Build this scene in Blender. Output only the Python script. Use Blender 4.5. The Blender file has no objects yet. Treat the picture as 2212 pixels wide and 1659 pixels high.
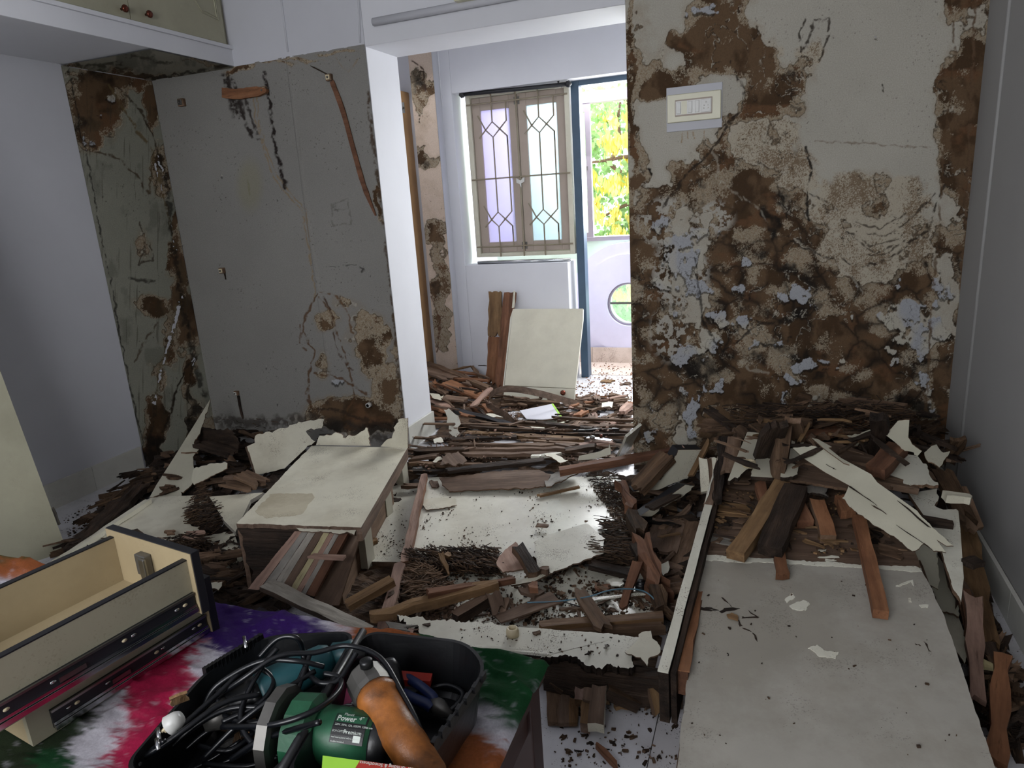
import bpy, math, random
import numpy as np
from mathutils import Vector, Matrix
random.seed(7); R=random
S=bpy.context.scene; COL=S.collection
# ---------------------------------------------------------------- camera
F=1488.0; PIT,ROL,YAW=.2576,-.0647,.3698; CH=1.30
_cp,_sp=math.cos(PIT),math.sin(PIT); _cy,_sy=math.cos(YAW),math.sin(YAW); _cr,_sr=math.cos(ROL),math.sin(ROL)
cf=Vector((-_sy*_cp,_cy*_cp,-_sp)); _r=Vector((_cy,_sy,0)); _u=_r.cross(cf)
cr_=_cr*_r+_sr*_u; cu_=-_sr*_r+_cr*_u
C0=Vector((0,0,CH))
cam=bpy.data.cameras.new('camera'); cam.sensor_fit='HORIZONTAL'; cam.sensor_width=36; cam.lens=36*F/2212; cam.clip_start=.02; cam.clip_end=200
co=bpy.data.objects.new('camera',cam); COL.objects.link(co)
m=Matrix((cr_,cu_,-cf)).transposed().to_4x4(); m.translation=C0; co.matrix_world=m
S.camera=co
S.view_settings.view_transform='Standard'; S.view_settings.look='None'; S.view_settings.exposure=.45; S.view_settings.gamma=1
S.view_settings.use_curve_mapping=False
# ---------------------------------------------------------------- world and lights
w=bpy.data.worlds.new('sky'); S.world=w; w.use_nodes=True
bg=w.node_tree.nodes['Background']; bg.inputs[0].default_value=(.93,.96,1,1); bg.inputs[1].default_value=3.6
def area(name,loc,look,sx,sy,pw,col=(1,1,1)):
    l=bpy.data.lights.new(name,'AREA'); l.shape='RECTANGLE'; l.size=sx; l.size_y=sy; l.energy=pw; l.color=col
    o=bpy.data.objects.new(name,l); COL.objects.link(o); o.location=loc
    o.rotation_euler=(Vector(look)-Vector(loc)).to_track_quat('-Z','Y').to_euler(); return o
area('balcony_daylight',(-.7,5.3,1.75),(-.9,3.0,.6),1.7,1.4,80,(.97,.98,1))
area('rear_window_daylight',(-.9,-1.35,1.75),(-1.1,2.2,.9),1.7,1.2,27,(.98,.98,1))
area('bay_daylight',(-2.6,4.2,2.3),(-2.0,3.2,.2),.8,.6,4,(.98,.98,1))
# ---------------------------------------------------------------- pixel -> world helpers
def ray(x,y): return cf+cr_*((x-1106)/F)-cu_*((y-829.5)/F)
def PZ(x,y,z=0): d=ray(x,y); return C0+d*((z-CH)/d.z)
def PY(x,y,Y): d=ray(x,y); return C0+d*(Y/d.y)
def PX(x,y,X): d=ray(x,y); return C0+d*(X/d.x)
def PL(x,y,pl): d=ray(x,y); return C0+d*((pl[0]-C0).dot(pl[1])/d.dot(pl[1]))
def plane(a,b,c):
    a,b,c=[PZ(*q) if not isinstance(q,Vector) else q for q in (a,b,c)]
    n=(b-a).cross(c-a).normalized()
    if n.dot(C0-a)<0: n=-n
    return (a,n)
def flat(z): return (Vector((0,0,z)),Vector((0,0,1)))
VO=[0,0,1]
def view(ox,oy,s): VO[:]=[ox,oy,s]
def v2(x,y): return VO[0]+x/VO[2],VO[1]+y/VO[2]
# ---------------------------------------------------------------- materials
def nmat(name):
    m=bpy.data.materials.new(name); m.use_nodes=True; nt=m.node_tree; b=nt.nodes['Principled BSDF']; return m,nt,b
def lin(c):
    if isinstance(c,str): c=[int(c[i:i+2],16)/255 for i in (0,2,4)]; c=[x/12.92 if x<=.04045 else ((x+.055)/1.055)**2.4 for x in c]
    return (*c[:3],1)
def coords(nt,scale=(1,1,1),kind='Object',jit=True):
    tc=nt.nodes.new('ShaderNodeTexCoord'); mp=nt.nodes.new('ShaderNodeMapping'); mp.inputs['Scale'].default_value=scale
    nt.links.new(tc.outputs[kind],mp.inputs[0])
    if jit:
        oi=nt.nodes.new('ShaderNodeObjectInfo'); mu=nt.nodes.new('ShaderNodeMath'); mu.operation='MULTIPLY'; mu.inputs[1].default_value=37
        nt.links.new(oi.outputs['Random'],mu.inputs[0]); nt.links.new(mu.outputs[0],mp.inputs['Location'])
    return mp.outputs[0]
def noise(nt,vec,scale,det=5,rough=.6):
    n=nt.nodes.new('ShaderNodeTexNoise'); n.inputs['Scale'].default_value=scale; n.inputs['Detail'].default_value=det; n.inputs['Roughness'].default_value=rough
    nt.links.new(vec,n.inputs['Vector']); return n.outputs[0]
def ramp(nt,fac,stops):
    r=nt.nodes.new('ShaderNodeValToRGB'); e=r.color_ramp.elements
    while len(e)<len(stops): e.new(.5)
    for k,(p,c) in enumerate(stops): e[k].position=p; e[k].color=lin(c)
    nt.links.new(fac,r.inputs[0]); return r.outputs[0]
def mixc(nt,fac,a,b,mode='MIX'):
    n=nt.nodes.new('ShaderNodeMix'); n.data_type='RGBA'; n.blend_type=mode
    for s,v in ((n.inputs[0],fac),(n.inputs[6],a),(n.inputs[7],b)):
        if hasattr(v,'links'): nt.links.new(v,s)
        else: s.default_value=v if not isinstance(v,str) else lin(v)
    return n.outputs[2]
def bump(nt,b,h,st,dist=.01):
    n=nt.nodes.new('ShaderNodeBump'); n.inputs['Strength'].default_value=st; n.inputs['Distance'].default_value=dist
    nt.links.new(h,n.inputs['Height']); nt.links.new(n.outputs[0],b.inputs['Normal'])
def solid(name,c,rough=.6,metal=0,spec=.5,var=.12,bs=.0,sc=9):
    m,nt,b=nmat(name); c=lin(c); b.inputs['Roughness'].default_value=rough; b.inputs['Metallic'].default_value=metal; b.inputs['Specular IOR Level'].default_value=spec
    v=coords(nt); n=noise(nt,v,sc); 
    col=ramp(nt,n,[(.3,[x*(1-var) for x in c[:3]]),(.7,[min(1,x*(1+var)) for x in c[:3]])]); nt.links.new(col,b.inputs['Base Color'])
    if bs: bump(nt,b,noise(nt,v,sc*8),bs,.003)
    return m
def wood(name,c1,c2,c3=None,rot=0.0,rough=.75,sc=1.0):
    m,nt,b=nmat(name); b.inputs['Roughness'].default_value=rough; b.inputs['Specular IOR Level'].default_value=.25
    v=coords(nt,(2.2*sc,26*sc,26*sc)); n=noise(nt,v,1.0,8,.65)
    col=ramp(nt,n,[(.28,c1),(.55,c2),(.78,c3 or c2)])
    v2_=coords(nt,(2,3.5,3.5)); n2=noise(nt,v2_,3.5,5,.65)
    dk=ramp(nt,n2,[(.36,[.38 if rot else .68]*3),(.62,[1,1,1])])
    col=mixc(nt,1.0,col,dk,'MULTIPLY')
    v3=coords(nt,(5,60,60)); n3=noise(nt,v3,1.4,4,.7)
    ln=ramp(nt,n3,[(.30,[.35,.33,.3]),(.40,[1,1,1])]); col=mixc(nt,.8,col,ln,'MULTIPLY')
    oi=nt.nodes.new('ShaderNodeObjectInfo'); tint=ramp(nt,oi.outputs['Random'],[(0,[.7,.7,.7]),(1,[1,.98,.95])]); col=mixc(nt,1.0,col,tint,'MULTIPLY')
    nt.links.new(col,b.inputs['Base Color']); bump(nt,b,n3,.5+rot*.5,.004+.006*rot); return m
def lam(name,c,dirt=.5,rough=.32,speck=.6,smear=0.0,dc='5a4a38'):
    m,nt,b=nmat(name); b.inputs['Roughness'].default_value=rough; v=coords(nt)
    n=noise(nt,v,6,6,.6); col=ramp(nt,n,[(.25,[x*.86 for x in lin(c)[:3]]),(.65,lin(c)[:3])])
    s=noise(nt,v,260,2,.5); s2=noise(nt,v,7,4,.6)
    sm=nt.nodes.new('ShaderNodeMath'); sm.operation='MULTIPLY'; nt.links.new(s,sm.inputs[0]); nt.links.new(s2,sm.inputs[1])
    sp=ramp(nt,sm.outputs[0],[(.352,[0,0,0]),(.385,[1,1,1])]); f=nt.nodes.new('ShaderNodeMath'); f.operation='MULTIPLY'; f.inputs[1].default_value=speck
    nt.links.new(sp,f.inputs[0]); col=mixc(nt,f.outputs[0],col,dc)
    d=noise(nt,v,2.6,7,.7); dd=ramp(nt,d,[(.42,[1-dirt*.45,1-dirt*.5,1-dirt*.56]),(.56,[1,1,1])]); col=mixc(nt,1.0,col,dd,'MULTIPLY')
    nt.links.new(col,b.inputs['Base Color']); bump(nt,b,noise(nt,v,18,5),.12,.004); return m
def attr(name,rough=.85,bs=.35,bsc=140,spec=.3):
    m,nt,b=nmat(name); b.inputs['Roughness'].default_value=rough; b.inputs['Specular IOR Level'].default_value=spec
    a=nt.nodes.new('ShaderNodeAttribute'); a.attribute_name='Col'; v=coords(nt,jit=False)
    n=noise(nt,v,220,3,.6); t=ramp(nt,n,[(.3,[.78,.78,.78]),(.7,[1.0,1.0,1.0])]); nt.links.new(mixc(nt,1.0,a.outputs[0],t,'MULTIPLY'),b.inputs['Base Color'])
    bump(nt,b,noise(nt,v,bsc,6,.65),bs,.003); return m
M={}
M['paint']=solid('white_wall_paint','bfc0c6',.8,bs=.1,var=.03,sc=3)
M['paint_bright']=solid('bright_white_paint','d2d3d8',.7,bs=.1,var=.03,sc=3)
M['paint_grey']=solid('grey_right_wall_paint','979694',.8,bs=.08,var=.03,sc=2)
M['ceil']=solid('ceiling_paint','c9cad0',.8,var=.02)
M['damage']=attr('water_damaged_plaster')
M['cloth']=attr('tie_dye_cotton',.9,.25,300,.1)
M['cream']=lam('cream_laminate','d6d2bf',.35)
M['cream_clean']=lam('clean_cream_laminate','cdc9b6',.15,.4,.1)
M['white']=lam('white_laminate','dcdacb',.3,.28,.7)
M['dusty']=lam('dust_covered_cream_laminate','dcdacb',.45,.33,1.0)
M['thin']=lam('thin_cream_veneer','c3c0ad',.2,.45,.2)
M['loft']=lam('loft_door_cream','a8a58f',.15,.5,.1)
M['worn']=lam('worn_cream_laminate','c3bba4',.5,.5,.3); M['grey']=lam('grey_primed_board','a8a49a',.4,.5,.35,dc='4a463f')
M['beige']=lam('drawer_beige_ply','a89878',.2,.5,.15)
M['drawer_out']=lam('drawer_side_cream','98937f',.3,.5,.2)
M['red']=wood('red_brown_wood','523729','835c46','9f765c')
M['brown']=wood('brown_wood','4a382d','7c6450','a08674')
M['mauve']=wood('mauve_brown_ply','4f3e34','7c6656','a08b7c')
M['dark']=wood('dark_rotten_wood','1d1713','44362c','665346',rot=1)
M['rot']=wood('termite_eaten_wood','30231a','67503c','937a62',rot=1)
M['tan']=wood('tan_wood','5f4730','8f7150','b0916a')
M['orange']=wood('orange_brown_wood','6a4530','96694b','a87c5c')
M['pale']=wood('pale_pinkish_wood','7c6156','a98b7c','c4aa9b')
M['greyw']=wood('grey_weathered_wood','7d7871','a09b92','b9b4aa')
M['yellow']=wood('yellow_wood','9a9068','b9ae86','cbc29c')
M['mahog']=solid('dark_mahogany_varnish','3b211d',.45,var=.2)
M['blacke']=solid('black_edge_band','14151b',.5)
M['blackp']=solid('black_plastic','0f1012',.35,var=.3,bs=.15)
M['cable']=solid('black_rubber_cable','0c0e12',.3,var=.2)
M['metal']=solid('galvanised_metal','8b8b88',.35,1,var=.2)
M['chrome']=solid('chrome','c4c6c8',.16,1,var=.1)
M['copper']=solid('copper_knob','6b3a2c',.25,.8,var=.15)
M['teal']=solid('teal_tool_plastic','1f4a50',.4,var=.3)
M['tool_green']=solid('green_tool_plastic','1f5238',.45,var=.4,bs=.1,sc=14)
M['tool_orange']=solid('worn_orange_plastic','8c5526',.35,var=.55,bs=.2,sc=30)
M['pink']=solid('pink_painted_steel','a83e66',.45)
M['blue']=solid('blue_handle_grip','1c2a55',.45)
M['redp']=solid('red_plastic','9c2c20',.4)
M['steel']=solid('dull_cast_aluminium','6e6c68',.4,.7,var=.3)
M['whitep']=solid('white_plastic','c8c8c4',.35)
M['ivory']=solid('ivory_plastic','c9c6ac',.35,var=.04)
M['bluepaint']=solid('slate_blue_door_paint','3a5064',.45)
M['lilac']=solid('lilac_paint','dcd8ee',.8,var=.03)
M['mint']=solid('pale_green_paint','cfe0d0',.8,var=.04)
M['alu']=solid('aluminium_frame','9b93a0',.35,.5,var=.05)
M['tile']=lam('white_floor_tile','d4d4d8',.3,.2,.9,dc='3d3027')
M['tile_c']=lam('cream_skirting_tile','c9c8c0',.15,.3,.1)
M['tile_b']=lam('balcony_tile','dfcfc4',.35,.35,.9,dc='7a5a48')
M['grout']=solid('grout','6d675f',.9)
M['taupe']=solid('taupe_window_paint','a6988c',.55,var=.04)
M['grill']=solid('cream_grille_bar','857a66',.5)
M['curtain']=solid('black_curtain_rod','17181c',.5)
M['paper']=solid('grey_paper','b6b6be',.6,var=.03)
M['lime']=solid('lime_green_card','8fc23c',.5)
M['bark']=solid('tree_bark','6b5548',.9,var=.3)
M['pvc']=solid('ivory_pvc','cdbf9e',.4)
M['bluewire']=solid('blue_grey_wire','54788a',.4)
M['ply_or']=lam('orange_ply_door','c49a6a',.25,.5,.2)
M['black_tile']=solid('label_black','0c0c0e',.5)
M['txt']=solid('label_text_white','c8d0c8',.6,var=.02)
M['txtg']=solid('label_text_green','6fae5a',.6,var=.02)
def leafmat(name,c,em=0):
    m,nt,b=nmat(name); v=coords(nt,jit=False); n=noise(nt,v,2.5,4)
    c=lin(c); col=ramp(nt,n,[(.35,[x*.55 for x in c[:3]]),(.6,c[:3])]); nt.links.new(col,b.inputs['Base Color'])
    tr=nt.nodes.new('ShaderNodeBsdfTranslucent'); nt.links.new(col,tr.inputs[0]); mx=nt.nodes.new('ShaderNodeMixShader'); mx.inputs[0].default_value=.45
    nt.links.new(b.outputs[0],mx.inputs[1]); nt.links.new(tr.outputs[0],mx.inputs[2]); nt.links.new(mx.outputs[0],nt.nodes['Material Output'].inputs[0]); return m
M['leaf']=leafmat('green_leaves','b4d89a'); M['flower']=leafmat('yellow_blossom','fff285')
def frost(name,c,tr=.55,t=.3):
    m,nt,b=nmat(name); nt.nodes.remove(b); c=lin(c)
    a=nt.nodes.new('ShaderNodeBsdfTranslucent'); a.inputs[0].default_value=c
    g=nt.nodes.new('ShaderNodeBsdfTransparent'); g.inputs[0].default_value=c
    s=nt.nodes.new('ShaderNodeBsdfGlossy'); s.inputs['Roughness'].default_value=.1
    m1=nt.nodes.new('ShaderNodeMixShader'); m1.inputs[0].default_value=tr; nt.links.new(a.outputs[0],m1.inputs[1]); nt.links.new(g.outputs[0],m1.inputs[2])
    m2=nt.nodes.new('ShaderNodeMixShader'); m2.inputs[0].default_value=.06; nt.links.new(m1.outputs[0],m2.inputs[1]); nt.links.new(s.outputs[0],m2.inputs[2])
    nt.links.new(m2.outputs[0],nt.nodes['Material Output'].inputs[0]); return m
M['glass']=frost('window_glass','b4bfc6',.30); M['glass_l']=frost('lilac_tinted_window_glass','c2bdd4',.28); M['glass_g']=frost('etched_green_glass','d8ecd2',.35); M['glass_c']=frost('porthole_glass','f0faf4',.9)
# ---------------------------------------------------------------- objects
def T(o,label=None,cat=None,group=None,kind=None):
    for k,v in (('label',label),('category',cat),('group',group),('kind',kind)):
        if v: o[k]=v
    return o
def mk(name,vs,fs,mats,parent=None,mi=None,mw=None,smooth=False):
    me=bpy.data.meshes.new(name); me.from_pydata([tuple(v) for v in vs],[],fs)
    for q in (mats if isinstance(mats,(list,tuple)) else [mats]): me.materials.append(M[q])
    if mi: me.polygons.foreach_set('material_index',mi)
    if smooth: me.polygons.foreach_set('use_smooth',[True]*len(me.polygons))
    me.update()
    o=bpy.data.objects.new(name,me); COL.objects.link(o)
    if mw is not None: o.matrix_world=mw
    if parent is not None:
        o.parent=parent; o.matrix_parent_inverse=parent.matrix_world.inverted() if mw is not None or True else Matrix()
    return o
def empty(name,loc,label,cat,group=None):
    o=bpy.data.objects.new(name,None); o.empty_display_size=.05; COL.objects.link(o); o.matrix_world=Matrix.Translation(Vector(loc)); return T(o,label,cat,group)
BF=[(0,3,2,1),(4,5,6,7),(0,1,5,4),(1,2,6,5),(2,3,7,6),(3,0,4,7)]
def box(name,x0,x1,y0,y1,z0,z1,mat,parent=None,bev=0,mw=None):
    c=Vector(((x0+x1)/2,(y0+y1)/2,(z0+z1)/2)); hx,hy,hz=abs(x1-x0)/2,abs(y1-y0)/2,abs(z1-z0)/2
    vs=[(-hx,-hy,-hz),(hx,-hy,-hz),(hx,hy,-hz),(-hx,hy,-hz),(-hx,-hy,hz),(hx,-hy,hz),(hx,hy,hz),(-hx,hy,hz)]
    W=(mw or Matrix())@Matrix.Translation(c)
    o=mk(name,vs,BF,mat,parent,mw=W)
    if bev:
        b=o.modifiers.new('bevel','BEVEL'); b.width=bev; b.segments=2
    return o
def frame(A,B,roll=0,up=Vector((0,0,1))):
    x=(B-A).normalized(); y=up.cross(x)
    if y.length<1e-4: y=Vector((0,1,0))
    y.normalize(); z=x.cross(y)
    if roll: q=Matrix.Rotation(roll,3,x); y=q@y; z=q@z
    m=Matrix((x,y,z)).transposed().to_4x4(); m.translation=A; return m
def plank_mesh(name,L,w,t,jag=(.01,.01),rough=.0015,bow=0,k=None,taper=1.0,seed=None,rg=R):
    n=max(3,min(16,int(L/.06))); k=k or max(2,min(8,int(w/.012)))
    s0=[rg.uniform(0,jag[0])*(1.8 if rg.random()<.25 else 1) for _ in range(k+1)]; s1=[rg.uniform(0,jag[1])*(1.8 if rg.random()<.25 else 1) for _ in range(k+1)]
    vs=[];fs=[]
    el=[rg.uniform(-rough,rough)*2 for _ in range(n+1)]; er=[rg.uniform(-rough,rough)*2 for _ in range(n+1)]
    for side in (0,1):
        for i in range(n+1):
            u=i/n; x=L*u; wid=w*(1+(taper-1)*u)
            for j in range(k+1):
                v=j/k; xx=x
                if i==0: xx=s0[j]
                if i==n: xx=L-s1[j]
                y=(v-.5)*wid
                if j==0: y+=el[i]
                if j==k: y+=er[i]
                z=bow*4*u*(1-u)+(rg.uniform(-rough,rough) if 0<i<n else 0)-(t if side else 0)
                vs.append((xx,y,z))
    N=(n+1)*(k+1); id=lambda s,i,j:s*N+i*(k+1)+j
    for i in range(n):
        for j in range(k):
            fs.append((id(0,i,j),id(0,i+1,j),id(0,i+1,j+1),id(0,i,j+1))); fs.append((id(1,i,j),id(1,i,j+1),id(1,i+1,j+1),id(1,i+1,j)))
        fs.append((id(0,i,0),id(1,i,0),id(1,i+1,0),id(0,i+1,0))); fs.append((id(0,i,k),id(0,i+1,k),id(1,i+1,k),id(1,i,k)))
    for j in range(k):
        fs.append((id(0,0,j),id(0,0,j+1),id(1,0,j+1),id(1,0,j))); fs.append((id(0,n,j),id(1,n,j),id(1,n,j+1),id(0,n,j+1)))
    return vs,fs
def plank(name,label,cat,a,b,w,t,mat,roll=0,jag=(.012,.012),bow=0,taper=1.0,rough=.0015,parent=None,group=None,topmat=None,world=False):
    if world: A,B=Vector(a),Vector(b)
    else: A=PZ(*v2(a[0],a[1]),a[2]); B=PZ(*v2(b[0],b[1]),b[2])
    L=(B-A).length; vs,fs=plank_mesh(name,L,w,t,jag,rough,bow,None,taper)
    mi=None; mats=[mat]
    if topmat:
        mats=[mat,topmat]; n=max(3,min(16,int(L/.06))); k=max(2,min(8,int(w/.012))); mi=[]
        for i in range(n):
            for j in range(k): mi+=[1,0]
            mi+=[0,0]
        mi+=[0]*(2*k)
    o=mk(name,vs,fs,mats,parent,mi,frame(A,B,math.radians(roll)))
    if label: T(o,label,cat,group)
    return o
def jagged(pts,step=5.0):
    out=[]
    for i,p in enumerate(pts):
        q=pts[(i+1)%len(pts)]; j=p[2] if len(p)>2 else 0
        out.append((p[0],p[1]))
        if j:
            d=math.hypot(q[0]-p[0],q[1]-p[1]); n=max(2,int(d/step)); nx,ny=-(q[1]-p[1])/d,(q[0]-p[0])/d; o=0
            for k in range(1,n):
                o=max(-1.7*j,min(1.7*j,.72*o+R.gauss(0,j*.62)+(R.uniform(-1.2,1.2)*j if R.random()<.12 else 0))); s=(k+R.uniform(-.3,.3))/n
                out.append((p[0]+(q[0]-p[0])*s+nx*o,p[1]+(q[1]-p[1])*s+ny*o))
    return out
def slab(name,pts,pl,t,mats,parent=None,grain=None,jstep=5.0,curl=0):
    px=[(*v2(p[0],p[1]),*( [p[2]/ (VO[2] if VO[2]<1 else 1)] if len(p)>2 else [])) for p in pts]
    jp=jagged(px,jstep); wp=[PL(x,y,pl) for x,y in jp]
    n=pl[1]; org=sum(wp,Vector())/len(wp)
    if grain is None:
        c=[PL(q[0],q[1],pl) for q in px]; e=[(c[(i+1)%len(c)]-c[i]) for i in range(len(c))]; gx=max(e,key=lambda q:q.length)
    else: gx=PL(*v2(*grain[1]),pl)-PL(*v2(*grain[0]),pl)
    gx=(gx-n*gx.dot(n)).normalized(); gy=n.cross(gx)
    mw=Matrix((gx,gy,n)).transposed().to_4x4(); mw.translation=org; inv=mw.inverted()
    lp=[inv@q for q in wp]; k=len(lp)
    area2=sum(lp[i].x*lp[(i+1)%k].y-lp[(i+1)%k].x*lp[i].y for i in range(k))
    if area2<0: lp=lp[::-1]
    vs=[(q.x,q.y,0) for q in lp]+[(q.x,q.y,-t) for q in lp]
    fs=[tuple(range(k)),tuple(range(2*k-1,k-1,-1))]+[(i,i+k,(i+1)%k+k,(i+1)%k) for i in range(k)]
    mats=list(mats) if isinstance(mats,(tuple,list)) else [mats,mats]
    return mk(name,vs,fs,mats,parent,[0,1]+[1]*k,mw)
def sheet(name,label,cat,pts,pl,t,mats,group=None,**k): return T(slab(name,pts,pl,t,mats,**k),label,cat,group)
def smooth_path(pts,sub=6):
    P_=[Vector(p) for p in pts]; out=[]
    for i in range(len(P_)-1):
        p0=P_[max(0,i-1)];p1=P_[i];p2=P_[i+1];p3=P_[min(len(P_)-1,i+2)]
        for s in range(sub):
            t=s/sub; out.append(.5*((2*p1)+(p2-p0)*t+(2*p0-5*p1+4*p2-p3)*t*t+(3*p1-p0-3*p2+p3)*t**3))
    out.append(P_[-1]); return out
def sweep(name,path,rad,mat,parent=None,n=10,sy=1.0,smooth=True,up=Vector((0,0,1)),rot=0):
    path=[Vector(p) for p in path]; 
    if not isinstance(rad,(list,tuple)): rad=[rad]*len(path)
    vs=[];fs=[]; pu=None
    for i,p in enumerate(path):
        d=(path[min(i+1,len(path)-1)]-path[max(i-1,0)]).normalized()
        if pu is None:
            a=up.cross(d); 
            if a.length<.05: a=Vector((1,0,0)).cross(d)
            a.normalize()
        else:
            a=(pu-d*pu.dot(d)).normalized()
        pu=a; b=d.cross(a)
        for j in range(n):
            th=2*math.pi*(j+.5)/n+rot; r=rad[i]; vs.append(p+a*(math.cos(th)*r)+b*(math.sin(th)*r*sy))
    for i in range(len(path)-1):
        for j in range(n): fs.append((i*n+j,i*n+(j+1)%n,(i+1)*n+(j+1)%n,(i+1)*n+j))
    fs.append(tuple(range(n-1,-1,-1))); fs.append(tuple((len(path)-1)*n+j for j in range(n)))
    o0=sum(vs,Vector())/len(vs); vs=[v-o0 for v in vs]
    return mk(name,vs,fs,mat,parent,None,Matrix.Translation(o0),smooth)
def revolve(name,c,prof,mat,n=24):
    c=Vector(c); k=len(prof); vs=[c+Vector((r*math.cos(2*math.pi*i/n),r*math.sin(2*math.pi*i/n),z)) for i in range(n) for r,z in prof]; fs=[]
    for i in range(n):
        for j in range(k): a=i*k+j;b=i*k+(j+1)%k;d=((i+1)%n)*k+(j+1)%k;e=((i+1)%n)*k+j; fs.append((a,e,d,b))
    return mk(name,[v-c for v in vs],fs,mat,None,None,Matrix.Translation(c),True)
def lathe(name,A,B,prof,mat,parent=None,n=16,sy=1,smooth=True,rot=0):
    A=Vector(A);B=Vector(B); return sweep(name,[A+(B-A)*u for u,_ in prof],[r for _,r in prof],mat,parent,n,sy,smooth,rot=rot)
def inpoly(x,y,poly):
    c=False; n=len(poly); j=n-1
    for i in range(n):
        xi,yi=poly[i];xj,yj=poly[j]
        if (yi>y)!=(yj>y) and x<(xj-xi)*(y-yi)/(yj-yi)+xi: c=not c
        j=i
    return c
def okpt(p,m=.05):
    if p.x<-3.24+m or p.x>.70-m or p.y>5.36-m: return False
    if p.y>3.18-m and p.y<3.496+m and (p.x<-1.88+m or p.x>-.615-m): return False
    if 4.74-m<p.y<4.96+m and (p.x<-1.33+m): return False
    return True
def rpt(poly):
    xs=[p[0] for p in poly];ys=[p[1] for p in poly]
    while True:
        x=R.uniform(min(xs),max(xs));y=R.uniform(min(ys),max(ys))
        if inpoly(x,y,poly): return x,y
def chips_mesh(name,items,mats,parent=None,mw=None):
    vs=[];fs=[];mi=[]
    for (p,q,L,w,t,m_) in items:   # position, 3x3 rot
        b=len(vs); h=[R.uniform(.5,1) for _ in range(4)]
        for sx,sy,sz,k in ((-1,-1,0,0),(1,-1,0,1),(1,1,0,2),(-1,1,0,3),(-1,-1,1,0),(1,-1,1,1),(1,1,1,2),(-1,1,1,3)):
            vs.append(p+q@Vector((sx*L/2*h[k],sy*w/2*h[(k+1)%4],sz*t*(.6+.4*h[k]))))
        fs+=[tuple(b+i for i in f) for f in BF]; mi+=[m_]*6
    return mk(name,vs,fs,mats,parent,mi,mw)
def rotm(th,ti=0,ro=0): return Matrix.Rotation(th,3,'Z')@Matrix.Rotation(ti,3,'Y')@Matrix.Rotation(ro,3,'X')
def crumbs(name,label,poly,pl,n,sz=(.002,.009),mats=('rot','brown','dark'),elong=2.0,parent=None,cluster=None,cat='debris'):
    poly=[v2(*p) for p in poly]; it=[]
    cl=[rpt(poly) for _ in range(cluster)] if cluster else None
    for _ in range(n):
        if cl and R.random()<.75:
            c=R.choice(cl); x,y=R.gauss(c[0],14),R.gauss(c[1],7)
            if not inpoly(x,y,poly): continue
        else: x,y=rpt(poly)
        s=sz[0]+(sz[1]-sz[0])*R.random()**2.5; p=PL(x,y,pl)
        it.append((p,rotm(R.uniform(0,6.3),R.uniform(-.3,.3)),s*R.uniform(1,elong),s*R.uniform(.5,1),s*R.uniform(.3,.8),R.randrange(len(mats))))
    o=chips_mesh(name,it,list(mats),parent); T(o,label,cat if label else None,None,'stuff'); return o
def strands(name,label,poly,pl,n,L=(.02,.08),w=.0025,th=(0,.5),mats=('dark','rot'),zj=.015,cat='debris',parent=None):
    poly=[v2(*p) for p in poly]; it=[]
    for _ in range(n):
        p=PL(*rpt(poly),pl)+Vector((0,0,R.uniform(0,zj)))
        if not okpt(p): continue
        it.append((p,rotm(R.gauss(*th),R.gauss(0,.15)),R.uniform(*L),w*R.uniform(.5,2.2),w*R.uniform(.5,1.5),R.randrange(len(mats))))
    o=chips_mesh(name,it,list(mats),parent); T(o,label,cat if label else None,None,'stuff'); return o
_lib={}; IND=.45
def scatter(name,label,cat,group,poly,pl,n,L=(.04,.12),w=(.008,.03),t=(.003,.01),th=(0,1.6),mats=('brown','rot','mauve'),zj=.02,tilt=.08,jag=.5):
    """separate splinters: a few meshes of each kind, copied in a loop"""
    poly=[v2(*p) for p in poly]; key=(L,w,t,mats,jag)
    if key not in _lib:
        lib=[]
        for k in range(8):
            l=L[0]+(L[1]-L[0])*(k+.5)/8; ww=R.uniform(*w)
            vs,fs=plank_mesh('x',l,ww,R.uniform(*t),(jag*ww*1.5,jag*ww*1.5),.0018,R.uniform(-.004,.004),max(2,min(6,int(ww/.007))),R.uniform(.5,1))
            me=bpy.data.meshes.new(name); me.from_pydata([(a-l/2,b,c) for a,b,c in vs],[],fs); me.materials.append(M[mats[k%len(mats)]]); lib.append(me)
        _lib[key]=lib
    lib=_lib[key]; out=[]; proto=None; lv=[];lf=[];lm=[]; ns=int(n*IND)
    for k_ in range(n):
        p=PL(*rpt(poly),pl)+Vector((0,0,R.uniform(.002,zj))); me=R.choice(lib)
        if not okpt(p,.03+.35*L[1]*(1 if th[1]>.3 else .6)): continue
        q=rotm(R.gauss(*th),R.gauss(0,tilt),R.gauss(0,tilt*2)).to_4x4(); q.translation=p
        if k_<ns:   # the smaller share, and what lies deeper, is joined below
            if proto is None: o=bpy.data.objects.new(name,me); proto=o; T(o,label,cat,group)
            else: o=proto.copy(); o.data=me
            COL.objects.link(o); o.matrix_world=q; out.append(o)
        else:
            k=len(lv); lv+=[q@v_.co for v_ in me.vertices]; lf+=[tuple(k+i for i in f.vertices) for f in me.polygons]; lm+=[mats.index(next(c for c in mats if M[c]==me.materials[0]))]*len(me.polygons)
    if lv: T(mk(name+'_litter',lv,lf,list(mats),None,lm),'litter of '+group,'debris',None,'stuff')
    return out
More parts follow.
